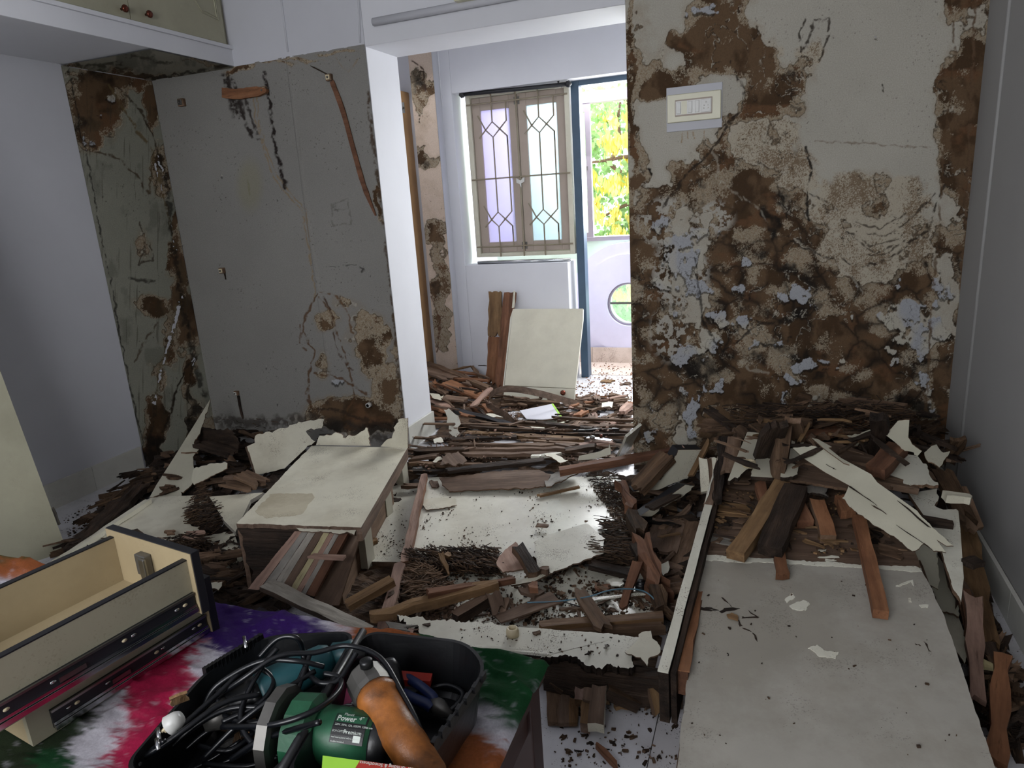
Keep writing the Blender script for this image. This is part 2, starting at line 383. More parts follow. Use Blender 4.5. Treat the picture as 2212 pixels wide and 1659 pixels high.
# ---------------------------------------------------------------- numpy noise
def _h(ix,iy,s):
    a=(ix.astype(np.int64)*374761393+iy.astype(np.int64)*668265263+s*1442695041)&0xffffffff
    a=((a^(a>>13))*1274126177)&0xffffffff; a=((a^(a>>16))*2246822519)&0xffffffff
    return ((a^(a>>15))&0xffffff)/float(0xffffff)
def vn(x,y,s=0):
    ix=np.floor(x);iy=np.floor(y);fx=x-ix;fy=y-iy;fx=fx*fx*(3-2*fx);fy=fy*fy*(3-2*fy)
    return (_h(ix,iy,s)*(1-fx)+_h(ix+1,iy,s)*fx)*(1-fy)+(_h(ix,iy+1,s)*(1-fx)+_h(ix+1,iy+1,s)*fx)*fy
def fbm(x,y,o=5,s=0):
    r=0;a=.5;t=0
    for k in range(o): r=r+a*vn(x*2**k+17*k,y*2**k-9*k,s+k); t+=a;a*=.55
    return r/t
def worley(x,y,s=0):
    ix=np.floor(x);iy=np.floor(y);f1=np.full(x.shape,9.);f2=f1.copy()
    for dx in (-1,0,1):
        for dy in (-1,0,1):
            cx=ix+dx;cy=iy+dy; d=np.hypot(cx+_h(cx,cy,s)-x,cy+_h(cx,cy,s+7)-y)
            m_=d<f1; f2=np.where(m_,f1,np.minimum(f2,d)); f1=np.where(m_,d,f1)
    return f1,f2
def sst(v,a,b): t=np.clip((v-a)/(b-a),0,1); return t*t*(3-2*t)
def ell(x,y,L):
    r=np.zeros(x.shape)
    for cx,cy,rx,ry,st in L: r=np.maximum(r,st*np.clip(1.5-np.hypot((x-cx)/rx,(y-cy)/ry),0,1.0))
    return r
def pline(x,y,pts):
    r=np.full(x.shape,1e9)
    for (ax,ay),(bx,by) in zip(pts[:-1],pts[1:]):
        dx,dy=bx-ax,by-ay; t=np.clip(((x-ax)*dx+(y-ay)*dy)/(dx*dx+dy*dy+1e-9),0,1); r=np.minimum(r,np.hypot(x-ax-t*dx,y-ay-t*dy))
    return r
def gridmap(rows,x0,y0,cx,cy):
    A=np.array([[int(c) for c in r] for r in rows],float)/9
    def f(x,y):
        gx=np.clip((x-x0)/cx-.5,0,A.shape[1]-1.001);gy=np.clip((y-y0)/cy-.5,0,A.shape[0]-1.001)
        ix=gx.astype(int);iy=gy.astype(int);fx=gx-ix;fy=gy-iy;fx=fx*fx*(3-2*fx);fy=fy*fy*(3-2*fy)
        return (A[iy,ix]*(1-fx)+A[iy,ix+1]*fx)*(1-fy)+(A[iy+1,ix]*(1-fx)+A[iy+1,ix+1]*fx)*fy
    return f
def mixa(a,b,t): return a*(1-t[...,None])+np.asarray(b)*t[...,None] if not (isinstance(b,np.ndarray) and b.ndim>1) else a*(1-t[...,None])+b*t[...,None]
def L3(h): return np.array(lin(h)[:3])
def projpx(Pw):
    d=Pw-np.array(C0); z=d@np.array(cf); return 1106+F*(d@np.array(cr_))/z, 829.5-F*(d@np.array(cu_))/z
def damage(x,y,brown,darkL=(),flakeL=(),lines=(),seed=0,base='b3b0a6',sc=1.0,bub=1.0,mold=0.0,scr=.0,stipL=()):
    w1=(fbm(x/70*sc,y/70*sc,4,seed)-.5)*60/sc; w2=(fbm(x/70*sc,y/70*sc,4,seed+50)-.5)*60/sc
    f1_=(fbm(x/14*sc,y/14*sc,3,seed+60)-.5)*12/sc; f2_=(fbm(x/14*sc,y/14*sc,3,seed+70)-.5)*12/sc
    X=x+w1+f1_;Y=y+w2+f2_
    b=brown(X,Y); n=fbm(x/50*sc,y/50*sc,6,seed+3)-.5; v=b-.47+n*.6
    white=L3(base); n3=fbm(x/120,y/120,5,seed+9); grain=_h(np.floor(x/1.3),np.floor(y/1.3),seed+1)*.55+vn(x/2.6,y/2.6,seed+2)*.45
    col=np.ones(x.shape+(3,))*white; col=col*(.88+.2*n3)[...,None]
    # faint yellowing near the stains
    col=mixa(col,L3('8a7454'),sst(v,-.22,0)*.45*fbm(x/25,y/25,4,seed+11))
    if len(stipL):
        sl=sst(ell(X,Y,stipL)+(fbm(x/26,y/26,5,seed+151)-.5)*.9,.30,.62); pr_=.15+1.5*np.clip(fbm(x/45,y/70,4,seed+153)-.32,0,1); gm=sst(pr_*.95-grain,-.05,.12)*.85; sc_=mixa(np.ones(x.shape+(3,))*L3('b3aa98'),L3('6f5a42'),gm); ck=np.abs(fbm(x/34,y/16,5,seed+155)-.5); sc_=mixa(sc_,L3('221a12'),(1-sst(ck,.004,.012))*sst(fbm(x/50,y/50,3,seed+157),.45,.6)*.9); col=mixa(col,sc_,sl)
    Fa,Fb=worley(X/74*sc,Y/58*sc,seed+21); 
    depth=np.clip(v*2.4,0,1); ton=fbm(x/34*sc,y/34*sc,5,seed+31)
    lightp=np.clip(1.15-1.5*depth+(ton-.5)*2.6+bub*(.40-Fa)*2.6,0.02,.92)
    br=mixa(np.ones(x.shape+(3,))*L3('614c36'),L3('46331f'),sst(fbm(x/40,y/60,5,seed+41),.42,.62)); br=mixa(br,L3('684a31'),sst(fbm(x/60,y/40,4,seed+47),.56,.72)*.7)
    st=sst(lightp-grain,-.06,.10); lightc=mixa(np.ones(x.shape+(3,))*L3('a79c88'),L3('8d7a62'),sst(grain,.3,.8))
    bc=mixa(br,lightc,st*.85)
    low=sst(y,330,620)*(sst(fbm(x/60,y/60,3,seed+27),.36,.52)); crack=(1-sst(Fb-Fa,.0,.13))*low; rimd=(1-sst(Fb-Fa,.0,.42))*low; bc=mixa(bc,L3('1c140d'),rimd*.55*bub); bc=mixa(bc,L3('0c0906'),crack*.8*bub)
    bl=ell(X,Y,darkL)+(fbm(x/22,y/22,5,seed+81)-.5)*1.1; bc=mixa(bc,L3('0e0b08'),sst(bl,.35,.9)*.9)
    isb=sst(v,-.004,.012); col=mixa(col,bc,isb)
    rim=np.exp(-((v+.012)/.012)**2); col=mixa(col,L3('3a2d1f'),np.exp(-((v-.012)/.012)**2)*.8)
    col=mixa(col,L3('bdb7a8'),rim*.5*(fbm(x/9,y/9,3,seed+5)>.5))
    if bub>.5:   # torn rims of paint left standing inside the bare patches
        fr=fbm(X/44,Y/44,6,seed+131)-.5; act=sst(fbm(x/95,y/95,3,seed+133),.46,.58)*isb; r1=np.exp(-(fr/.0085)**2)*act*sst(fbm(x/10,y/10,3,seed+135),.38,.52); r2=np.exp(-((fr-.022)/.013)**2)*act
        bc2=mixa(col,L3('14100b'),r2*.75); col=mixa(bc2,L3('b4ae9f'),r1*.95); fz=fbm(x/9,y/9,5,seed+137)-.5; zone=ell(x,y,[(1440,480,70,60,1),(1470,590,70,90,1),(1450,720,60,80,.8),(1540,470,60,50,.8)])*isb
        lace=sst(fz,.02,.05)*sst(zone,.45,.8); col=mixa(col,L3('b0aca2'),lace*.9); rim=rim+r1+lace*.5
    h=(1-isb)*.0022+isb*(-.0006+bub*.002*np.clip(.6-Fa,0,1)-crack*.0015*bub)+rim*.0010
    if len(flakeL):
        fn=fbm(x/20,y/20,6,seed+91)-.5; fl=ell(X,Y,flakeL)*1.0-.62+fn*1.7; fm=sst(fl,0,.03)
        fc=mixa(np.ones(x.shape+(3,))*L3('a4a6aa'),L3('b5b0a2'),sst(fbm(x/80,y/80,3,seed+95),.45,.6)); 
        flake_shade=sst(ell(X,Y-5,flakeL)-.62+(fbm(x/20,(y-5)/20,6,seed+91)-.5)*1.7,-.08,.02)  # shadow line below each flake, painted into the plaster colour
        col=mixa(col,L3('0f0b08'),flake_shade*(1-fm)*.7); col=mixa(col,fc,fm); h=h+fm*.0022
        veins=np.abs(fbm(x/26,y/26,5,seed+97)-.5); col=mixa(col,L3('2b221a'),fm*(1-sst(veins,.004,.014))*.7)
    if mold: 
        mm=sst(fbm(x/30,y/45,6,seed+101),.56,.72)*mold; col=mixa(col,L3('2c2f22'),mm)
    for wd,c,a,pts in lines:
        d=pline(x+f1_*.8+w1*.12,y+f2_*.8+w2*.12,pts); wv=wd*(.25+1.5*fbm(x/16,y/16,4,seed+8)**1.3); k=(1-sst(d,wv*.4,wv*1.5))*a*sst(fbm(x/8,y/8,4,seed+7),.25,.55); col=mixa(col,L3(c),k); h=h-.001*k
    sp=fbm(x/3,y/3,2,seed+111); col=mixa(col,L3('3a3027'),sst(sp,.80,.86)*.7*sst(fbm(x/60,y/60,3,seed+112),.4,.7))
    if scr:
        s2=fbm(x/4,y/80,3,seed+121); col=mixa(col,L3('40372b'),sst(s2,.7,.78)*scr)
    return np.clip(col,0,1),h
def surf(name,O,U,V,N,nu,nv,fn,parent=None,mat='damage',colour_only=False):
    O,U,V,N=[np.array(q,float) for q in (O,U,V,N)]
    u,v=np.meshgrid(np.linspace(0,1,nu),np.linspace(0,1,nv)); Pw=O+u[...,None]*U+v[...,None]*V; px,py=projpx(Pw)
    col,h=fn(px,py,u,v); Pw=Pw+h[...,None]*N
    me=bpy.data.meshes.new(name); nvt=nu*nv; i=np.arange(nu-1)[None,:]+nu*np.arange(nv-1)[:,None]
    q=np.stack([i,i+1,i+1+nu,i+nu],-1).reshape(-1,4)
    if np.dot(np.cross(U,V),N)<0: q=q[:,::-1]
    me.vertices.add(nvt); me.vertices.foreach_set('co',Pw.reshape(-1).astype(np.float32))
    me.loops.add(q.size); me.loops.foreach_set('vertex_index',q.reshape(-1).astype(np.int32))
    me.polygons.add(len(q)); me.polygons.foreach_set('loop_start',np.arange(0,q.size,4,dtype=np.int32)); 
    me.update(calc_edges=True); me.polygons.foreach_set('use_smooth',[True]*len(q))
    a=me.color_attributes.new('Col','FLOAT_COLOR','POINT'); a.data.foreach_set('color',np.concatenate([col,np.ones(col.shape[:2]+(1,))],-1).reshape(-1).astype(np.float32))
    me.materials.append(M[mat]); me.validate()
    o=bpy.data.objects.new(name,me); COL.objects.link(o)
    if parent is not None: o.parent=parent; o.matrix_parent_inverse=parent.matrix_world.inverted()
    return o
# ================================================================ STRUCTURE
XL,XC,DB,DT,ZT,XJ,XR,XF,YW,D2=-3.24,.70,3.18,3.496,2.07,-1.88,-.615,-2.67,2.64,4.74
ZC=2.75
def st(o): o['kind']='structure'; return o
fl=st(box('floor',-3.4,.85,-1.6,5.6,-.12,-.012,'grout'))
def tiles(parent,name,xs,ys,z0,z1,mat,gap=.0012,bev=0):
    base=None
    for i in range(len(xs)-1):
        for j in range(len(ys)-1):
            o=box(name,xs[i]+gap,xs[i+1]-gap,ys[j]+gap,ys[j+1]-gap,z0,z1,mat,parent)
tiles(fl,'floor_tile',[-3.24+.6*i for i in range(7)]+[.70],[-1.4,-.8,-.2,.4,1.0,1.6,2.2,2.8,3.4,4.0,4.6,4.94],-.012,0,'tile')
tiles(fl,'balcony_tile',[-2.6,-2.03,-1.465,-.90,-.33,.24,.70],[4.94,5.4],-.012,0.002,'tile_b')
st(box('ceiling',-3.4,.85,-1.6,4.94,ZC,ZC+.1,'ceil'))
# --- left wall
wl=st(box('wall_left',XL-.12,XL,-1.6,YW,0,ZC,'paint',bev=.002))
wlb=st(box('wall_left',XL-.12,XL-.006,YW,DB,0,ZC,'paint'))
def fn_left(x,y,u,v):
    # u: along depth 0..1 (yw->corner), v: 0 floor..1 top
    br=lambda X,Y: np.clip(np.maximum.reduce([
        ell(X,Y,[(205,215,62,95,.85),(300,165,90,30,.9),(195,290,35,50,.85),(325,230,18,70,.75),(345,360,26,60,.72),(362,300,12,80,.6)]),
        ell(X,Y,[(378,520,12,90,.8),(388,600,16,60,.9),(395,690,36,70,.95),(335,660,38,26,.85),(330,930,30,90,.92),(345,815,16,60,.75),(360,740,22,60,.7),(430,930,46,80,.7),(415,820,22,90,.62),(315,530,26,40,.5),(402,560,14,120,.62),(250,160,110,16,.9),(270,210,16,40,.7),(360,250,18,20,.7),(375,440,10,50,.75),(420,900,30,50,.8),(340,300,20,14,.55)])]),0,1)
    ln=[(3,'4a3a26',.9,[(150,330),(200,325),(262,345),(300,385),(320,420)]),(3.5,'6a5a3c',.9,[(235,185),(265,235),(300,290),(330,330),(345,400),(365,470),(380,540)]),
        (2.5,'3c3020',.9,[(250,180),(300,235),(330,290),(350,370)]),(7,'191510',.8,[(345,340),(362,430),(375,520),(388,620),(400,700),(420,780),(440,850)]),
        (5,'2c2418',.9,[(395,640),(375,700),(355,780),(335,860),(325,940)]),(6,'756a52',.8,[(385,660),(368,720),(350,790),(332,870)]),(2.5,'2a2116',1,[(430,760),(400,800),(380,840),(370,890),(350,930)]),
        (2.5,'2a2116',.9,[(425,770),(412,820),(405,870)]),(3,'4a3c28',.8,[(340,700),(310,740),(290,780)]),(4,'25201a',.8,[(280,600),(320,610),(332,606)]),(2,'3b3022',.8,[(300,480),(315,530),(300,570),(330,560),(325,520)]),
        (3,'5b4d38',.9,[(330,350),(322,410),(322,415)]),(3,'5b4d38',.9,[(350,360),(345,420)]),(3,'5b4d38',.9,[(338,355),(334,418)]),(2,'14110e',.8,[(150,150),(170,260),(190,350),(215,500),(245,640),(270,780),(300,930),(318,1010)])]
    c,h=damage(x,y,br,[(180,270,28,40,.6),(205,170,60,22,.6),(400,680,18,50,.55),(395,900,60,40,.75),(345,980,60,50,.9),(310,605,30,12,.5),(300,160,80,14,.6),(410,560,14,60,.6),(390,830,14,60,.6),(350,230,20,20,.6),(430,860,20,50,.7),(205,320,40,10,.4),(315,610,34,10,.6)],
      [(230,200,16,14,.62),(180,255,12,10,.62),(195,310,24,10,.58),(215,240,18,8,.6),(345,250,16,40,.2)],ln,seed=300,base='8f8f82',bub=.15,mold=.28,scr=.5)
    return c,h
surf('damaged_plaster',(XL-.004,YW,0),(0,DB-YW,0),(0,0,ZT),(1,0,0),190,620,fn_left,wlb)
# --- back wall, left part
wbl=st(box('wall_back_left',XL-.12,XJ,DB+.006,DT,0,ZC,'paint_bright',bev=.003))
box('upper_paint_coat',XL,XJ,DB-.002,DB+.006,ZT+.005,ZC,'paint',wbl)
def fn_bl(x,y,u,v):
    br=lambda X,Y: ell(X,Y,[(800,760,36,60,.72),(760,900,110,46,.85),(835,860,36,90,.8),(700,690,30,36,.56),(740,650,50,22,.5),(850,700,14,90,.62),(815,430,7,34,.9),(826,400,5,30,.9),(660,135,60,6,.6),(740,118,60,6,.6),(520,150,36,10,.7),(600,145,60,6,.5),(850,560,6,90,.6),(700,790,18,40,.5),(780,700,40,60,.55)])
    ln=[(2.2,'8a7a63',.9,[(548,190),(552,260),(575,330),(590,380),(620,420),(655,455),(668,540),(680,640)]),(2,'8a7a63',.9,[(555,190),(560,270),(582,335),(600,380),(640,430),(662,452),(672,520)]),
        (8,'2c2420',.95,[(484,165),(498,205),(512,250)]),(6,'2c2420',.95,[(505,175),(520,225),(540,285)]),(4,'2c2420',.9,[(530,200),(548,270),(560,300)]),(4,'2c2420',.9,[(490,160),(505,215),(518,255)]),(3,'2c2420',.9,[(515,220),(532,262),(545,297)]),
        (4,'241b18',1,[(573,160),(582,220),(592,290),(603,350),(616,405)]),
        (2.5,'5a4028',.9,[(685,635),(660,680),(655,720),(680,760),(670,800),(665,850),(672,880)]),(2.5,'5a4028',.9,[(690,640),(720,690),(745,760),(760,820),(765,860),(745,900)]),(2,'6a5038',.9,[(690,630),(730,640),(752,680),(760,720)]),
        (2.5,'5a4028',.9,[(680,805),(720,812),(760,830),(790,850)]),(2,'4a3424',.9,[(700,640),(715,680),(730,760),(762,800)]),(2.5,'5a4028',.8,[(650,700),(648,740),(660,760)]),
        (5,'3a2c20',.9,[(670,890),(720,885),(780,905),(860,930)]),(3,'4a3a2c',.9,[(510,140),(600,125),(700,107),(788,93)]),(4,'473626',.9,[(795,200),(812,350),(830,500),(845,640),(860,800),(876,950)]),
        (1.5,'3b3a38',.7,[(715,575),(770,572)]),(3,'26221e',.8,[(775,575),(785,580),(780,586)]),(2,'5b574f',.5,[(718,440),(755,430),(758,480),(720,488),(718,440)]),(2,'5b574f',.5,[(722,452),(752,450)]),(3,'474440',.5,[(724,445),(730,455)]),
        (2,'8a7a63',.6,[(725,110),(735,140),(755,160),(775,130)]),(14,'3a332c',.75,[(460,905),(560,912),(680,905),(880,960)]),(3,'6b6a50',.5,[(535,380),(540,420)])]
    c,h=damage(x,y,br,[(715,880,30,40,.55),(770,930,110,22,.8),(560,930,100,18,.7),(830,600,4,10,.6),(505,190,10,40,.45)],[(755,835,40,20,.35)],ln,seed=500,base='8b8984',bub=.1)
    # cool clean strip of plaster: two thin ridges of buried conduit
    for q in ([(612,0),(625,150),(660,430),(690,640),(712,800)],):
        d=pline(x,y,q); k=1-sst(d,1.5,5); h=h+.006*k
    ye=sst(ell(x,y,[(540,400,30,60,.8)]),.2,.8)*.35; c=mixa(c,L3('8a8560'),ye)
    return c,h
surf('bare_plaster',(XL,DB,0),(XJ-XL,0,0),(0,0,ZT+.01),(0,-1,0),520,640,fn_bl,wbl)
# --- back wall, right part
wbr=st(box('wall_back_right',XR,XC+.12,DB+.008,DT,0,ZC,'paint_bright'))
BR=gridmap(["3126830000000155","4369982000000025","5425898240000158","5984278631000188","4100179600000178","4001544200000077","4016644410000076","4268765421462077","4657887653453148","5744787743434348",
            "6833688753334468","6634877665334546","5735877766667844","6765676876664546","6874665887676435","6875867677887778","6788887568888588","6758888767568577","6747777667578787","6747777667578787"],1350,0,48,50)
def fn_right(x,y,u,v):
    brf=lambda X,Y: np.maximum(BR(X,Y),ell(X,Y,[(1362,300,9,420,.75),(1372,700,12,300,.6)]))
    ln=[(3,'2a2016',.9,[(1738,40),(1726,70),(1730,110),(1745,90),(1760,45),(1790,40),(1790,80),(1770,130)]),(3.5,'17120c',.95,[(1742,320),(1752,370),(1742,420),(1748,480)]),(2.5,'17120c',.8,[(1748,420),(1790,440),(1810,455)]),(2.5,'17120c',.8,[(1680,400),(1700,470),(1690,420)]),
        (3,'b7b1a2',.4,[(1538,330),(1550,350),(1548,385),(1570,400),(1590,415),(1602,430)]),(3,'b7b1a2',.4,[(1608,425),(1640,450),(1656,480),(1650,500)]),(3,'2a2016',.9,[(1430,450),(1480,380),(1530,330),(1570,280),(1595,240)]),
        (2.5,'2a2016',.9,[(1545,290),(1600,240),(1605,190),(1585,150)]),(3,'b5afa0',.5,[(1715,520),(1760,545),(1820,580),(1850,610),(1862,630)]),(3,'2a2016',.9,[(1700,520),(1750,540),(1800,560)]),(3,'2a2016',.9,[(1820,560),(1860,575),(1920,560),(2000,500),(2040,400)]),
        (2.5,'30271c',.8,[(1830,500),(1880,530),(1940,515)]),(2.5,'30271c',.8,[(1840,515),(1890,545),(1930,530)]),(2.5,'30271c',.8,[(1870,505),(1910,510),(1960,480),(2020,420)]),(2,'30271c',.8,[(1850,480),(1900,495),(1970,450)]),(2.5,'30271c',.8,[(1870,550),(1920,545),(1955,520)]),
        (3,'b7b1a2',.4,[(1790,490),(1850,478),(1920,475),(1935,460)]),(2,'6d5c48',.6,[(1760,305),(1900,312),(2010,318)]),(1.6,'9c8160',.8,[(1474,287),(1474,310)]),(1.6,'9c8160',.8,[(1486,287),(1486,300)]),(1.6,'9c8160',.8,[(1498,285),(1498,298)]),(1.6,'9c8160',.8,[(1521,283),(1521,298)]),
        (3,'221c17',1,[(1905,183),(1908,196)]),(4,'221c17',1,[(1402,368),(1406,374)]),(3,'5b4630',.8,[(2056,0),(2062,120),(2040,300),(2030,480),(2010,700),(2000,900)]),(4,'604a36',.9,[(2108,0),(2098,200),(2085,500),(2060,800)]),
        (3,'14100c',.8,[(1500,560),(1520,700),(1560,760),(1640,700)]),(3,'b7b1a2',.4,[(1600,780),(1620,800),(1660,805)]),(4,'14100c',.8,[(1630,690),(1670,700),(1720,690)]),(3,'14100c',.8,[(1640,740),(1680,750),(1710,730)])]
    c,h=damage(x,y,brf,[(1700,430,34,44,.75),(1725,460,40,30,.6),(1700,585,26,16,.95),(1745,350,10,30,.75),(1505,410,30,12,.5),(1655,480,14,60,.8),(1640,540,26,26,.6),(1450,680,30,30,.7),(1500,800,60,36,.8),(1640,770,80,20,.5),(1580,660,60,20,.55),(1990,570,14,12,.6),(1750,640,30,120,.5),
        (1960,890,60,50,.8),(1850,900,60,30,.4),(1600,920,60,40,.5),(1410,620,36,20,.7),(1440,560,20,20,.5),(1880,640,200,16,.35),(1700,760,200,20,.45),(1960,780,90,20,.5),(1560,360,16,30,.4),(1850,390,40,10,.3),(1540,460,80,40,.3)],
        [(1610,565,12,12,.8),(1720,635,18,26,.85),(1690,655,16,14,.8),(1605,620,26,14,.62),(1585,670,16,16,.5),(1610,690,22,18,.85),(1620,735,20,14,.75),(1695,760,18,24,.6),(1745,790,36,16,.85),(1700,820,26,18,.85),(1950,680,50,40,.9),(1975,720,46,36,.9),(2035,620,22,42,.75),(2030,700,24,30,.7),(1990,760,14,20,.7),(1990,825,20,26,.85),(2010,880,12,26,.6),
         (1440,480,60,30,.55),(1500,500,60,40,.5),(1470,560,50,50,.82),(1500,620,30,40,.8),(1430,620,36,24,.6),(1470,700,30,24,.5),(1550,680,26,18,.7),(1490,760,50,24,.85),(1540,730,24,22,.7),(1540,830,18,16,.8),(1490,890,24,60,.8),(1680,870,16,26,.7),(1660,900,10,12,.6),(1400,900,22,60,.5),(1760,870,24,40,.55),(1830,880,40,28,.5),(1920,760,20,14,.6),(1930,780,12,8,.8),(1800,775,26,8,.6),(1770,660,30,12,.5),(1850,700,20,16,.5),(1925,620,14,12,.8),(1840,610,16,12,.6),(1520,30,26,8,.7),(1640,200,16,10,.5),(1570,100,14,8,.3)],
        ln,seed=40,base='b4b0a4',bub=.75,stipL=[(1640,320,70,70,1),(1700,380,70,60,1),(1880,430,120,60,1),(1900,530,130,80,1),(1790,500,70,60,.9),(1830,590,80,40,.9),(1560,350,40,40,.7),(1755,110,30,40,.7),(2080,300,16,60,.8),(1660,140,40,40,.8)])
    return c,h
surf('water_damaged_plaster',(XR,DB+.004,0),(XC-XR,0,0),(0,0,2.45),(0,-1,0),640,900,fn_right,wbr)
st(box('wall_back_lintel',XJ,XR,DB-.001,DT,ZT,ZC,'paint_bright',bev=.003))
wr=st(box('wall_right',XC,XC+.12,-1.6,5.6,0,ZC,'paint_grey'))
# rear wall with the window that lights the room
st(box('wall_rear',-3.36,-1.8,-1.6,-1.5,0,ZC,'paint')); st(box('wall_rear',0,.82,-1.6,-1.5,0,ZC,'paint')); st(box('wall_rear',-1.8,0,-1.6,-1.5,0,1.1,'paint')); st(box('wall_rear',-1.8,0,-1.6,-1.5,2.35,ZC,'paint'))
# skirtings, tile by tile
bl=st(box('baseboard_left',XL-.01,XL+.003,-1.5,YW-.02,0,.125,'grout'))
ys=[YW-.02-.3*i for i in range(13)]
for a,b in zip(ys[:-1],ys[1:]): box('skirting_tile',XL+.003,XL+.014,b+.001,a-.001,0,.13,'tile_c',bl)
br=st(box('baseboard_right',XC-.004,XC,-1.5,DB,0,.10,'grout'))
ys=[DB-.02-.33*i for i in range(13)]
for a,b in zip(ys[:-1],ys[1:]): box('skirting_tile',XC-.016,XC-.004,b+.001,a-.001,0,.105,'tile_c',br)
bj=st(box('baseboard_jamb',XJ,XJ+.004,DB,DT,0,.125,'grout'))
box('skirting_tile',XJ+.004,XJ+.016,DB+.002,DT-.002,0,.13,'tile_c',bj)
# ridges of conduit buried under paint on the upper wall
for i,(xa,xb) in enumerate(((600,622),(772,778))):
    a=PY(xa,-60,DB-.004); b=PY(xb,112 if i==0 else 92,DB-.004); o=sweep('trim_%d'%(i+1),[a,b],.005,'paint'); st(o)
a=PX(2165,150,XC-.003); o=st(sweep('trim_3',[Vector((XC-.002,a.y,.15)),Vector((XC-.002,a.y,ZC))],.006,'paint_grey'))
# --- loft slab over the left side, with its cabinet doors
ls=st(box('ceiling_loft',XL,XF,-1.6,DB,ZT+.006,2.155,'paint_bright',bev=.002))
box('loft_lip',XF-.03,XF+.012,-1.6,DB,2.155,2.172,'paint_bright',ls)
def fn_sof(x,y,u,v):
    br=lambda X,Y: ell(X,Y,[(200,150,90,16,.75),(300,165,80,10,.75),(440,148,80,4,.6),(160,140,30,12,.7)])
    ln=[(5,'33301f',.9,[(140,143),(200,140),(260,135)]),(4,'33301f',.8,[(270,118),(330,124)]),(4,'33301f',.8,[(330,132),(370,135)]),(5,'2c2418',.9,[(330,172),(420,155),(508,138)]),(5,'3d3a28',.8,[(210,150),(270,148)])]
    return damage(x,y,br,[(300,168,50,8,.7),(230,150,60,8,.4)],(),ln,seed=700,base='8f8b7d',bub=.1,mold=.5)
surf('mouldy_soffit',(XL,YW,ZT+.002),(XF-XL,0,0),(0,DB-YW,0),(0,0,-1),260,160,fn_sof,ls)
lc=empty('loft_cabinet',(XF,2.56,2.172),'cream loft cupboard with two moulded doors and copper knobs above the left shelf slab','cupboard')
box('frame',XF-.045,XF-.02,.9,DB-.002,2.172,ZC,'loft',lc)
ysplit=PX(285,50,XF).y
for k,(ya,yb) in enumerate(((ysplit-.62,ysplit-.002),(ysplit+.002,DB-.035))):
    d=box('door',XF-.02,XF,ya,yb,2.176,ZC-.03,'loft',lc,bev=.002)
    path=[]; zb=2.176+.085; zc=zb+.055
    ym=(ya+yb)/2; e=.05
    pts=[(ya+e,zb+.012),(ym-.14,zb+.012)] if k else [(ya+e,zb+.012),(ym-.06,zb+.012)]
    if k: prof=[(yb-.035,ZC-.1),(yb-.035,zb+.02),(yb-.14,zb+.035),(yb-.19,zb+.10),(ya+.15,zb+.10),(ya+.11,zb+.04),(ya+.035,zb+.045),(ya+.035,ZC-.1)]
    else: prof=[(yb-.03,ZC-.1),(yb-.03,zb+.065),(yb-.14,zb+.075),(ya+.18,zb+.11),(ya+.14,zb+.04),(ya+.035,zb+.03),(ya+.035,ZC-.1)]
    for off in (0,.014):
        c=Vector((0,(ya+yb)/2,(zb+ZC)/2+.1)); pp=[]
        for y_,z_ in prof:
            v_=Vector((XF+.001,y_,z_)); dv=c-v_; dv.x=0; pp.append(v_+dv.normalized()*off)
        sweep('moulding',pp,.0035,'loft',d,n=6,smooth=False)
    kx,ky=((262,20),(315,32))[k]; q=PX(kx,ky,XF)
    lathe('knob',(XF,q.y,q.z),(XF+.032,q.y,q.z),[(0,.006),(.4,.006),(.5,.014),(.75,.0165),(.95,.012),(1,.004)],'copper',d)
# --- bay room beyond the opening
WF=4.74; XWL,XWR=PY(975,197,WF).x,PY(1226,178,WF).x; ZWT,ZWB=2.06,.868
XD0=XWR; XD1=.25; W2=WF+.22
wf=st(box('wall_far',-3.4,XWL,WF,W2,0,ZC,'paint_bright',bev=.004))
st(box('wall_far',XWL,XD0-.05,WF,W2,0,ZWB,'paint_bright',bev=.004)); st(box('wall_far',XWL,XD1,WF,W2,ZWT,ZC,'paint_bright',bev=.004)); st(box('wall_far',XD1,.82,WF,W2,0,ZC,'paint_bright'))
st(box('wall_bay_left',-3.4,-3.3,DT,WF,0,ZC,'paint'))
a=PY(935,0,WF-.003); q=PY(955,230,WF-.003); st(sweep('trim_4',[Vector((q.x,WF-.002,q.z)),Vector((q.x,WF-.002,ZC))],.006,'paint_bright'))
# stained pier left of the far wall
xa,xb=PY(912,450,WF-.10).x,PY(960,450,WF-.10).x
pr_=st(box('trim_5',xa,xb,WF-.094,WF,0,ZC,'paint'))
def fn_pier(x,y,u,v):
    br=lambda X,Y: .32+.0*X+ell(X,Y,[(905,190,30,40,.34),(925,345,30,20,.34),(935,500,20,40,.3),(950,640,20,120,.3)])
    return damage(x,y,br,[(905,160,22,34,.7),(908,195,24,20,.7),(915,350,18,16,.6),(942,625,12,30,.55),(930,240,10,40,.3)],(),[(2,'3b2a20',.9,[(890,130),(915,150),(920,200)]),(2,'5a3e2c',.9,[(930,640),(950,690),(945,760)])],seed=900,base='cfbcab',sc=1.6,bub=.1)
surf('stained_face',(xa,WF-.098,0),(xb-xa,0,0),(0,0,2.5),(0,-1,0),90,700,fn_pier,pr_)
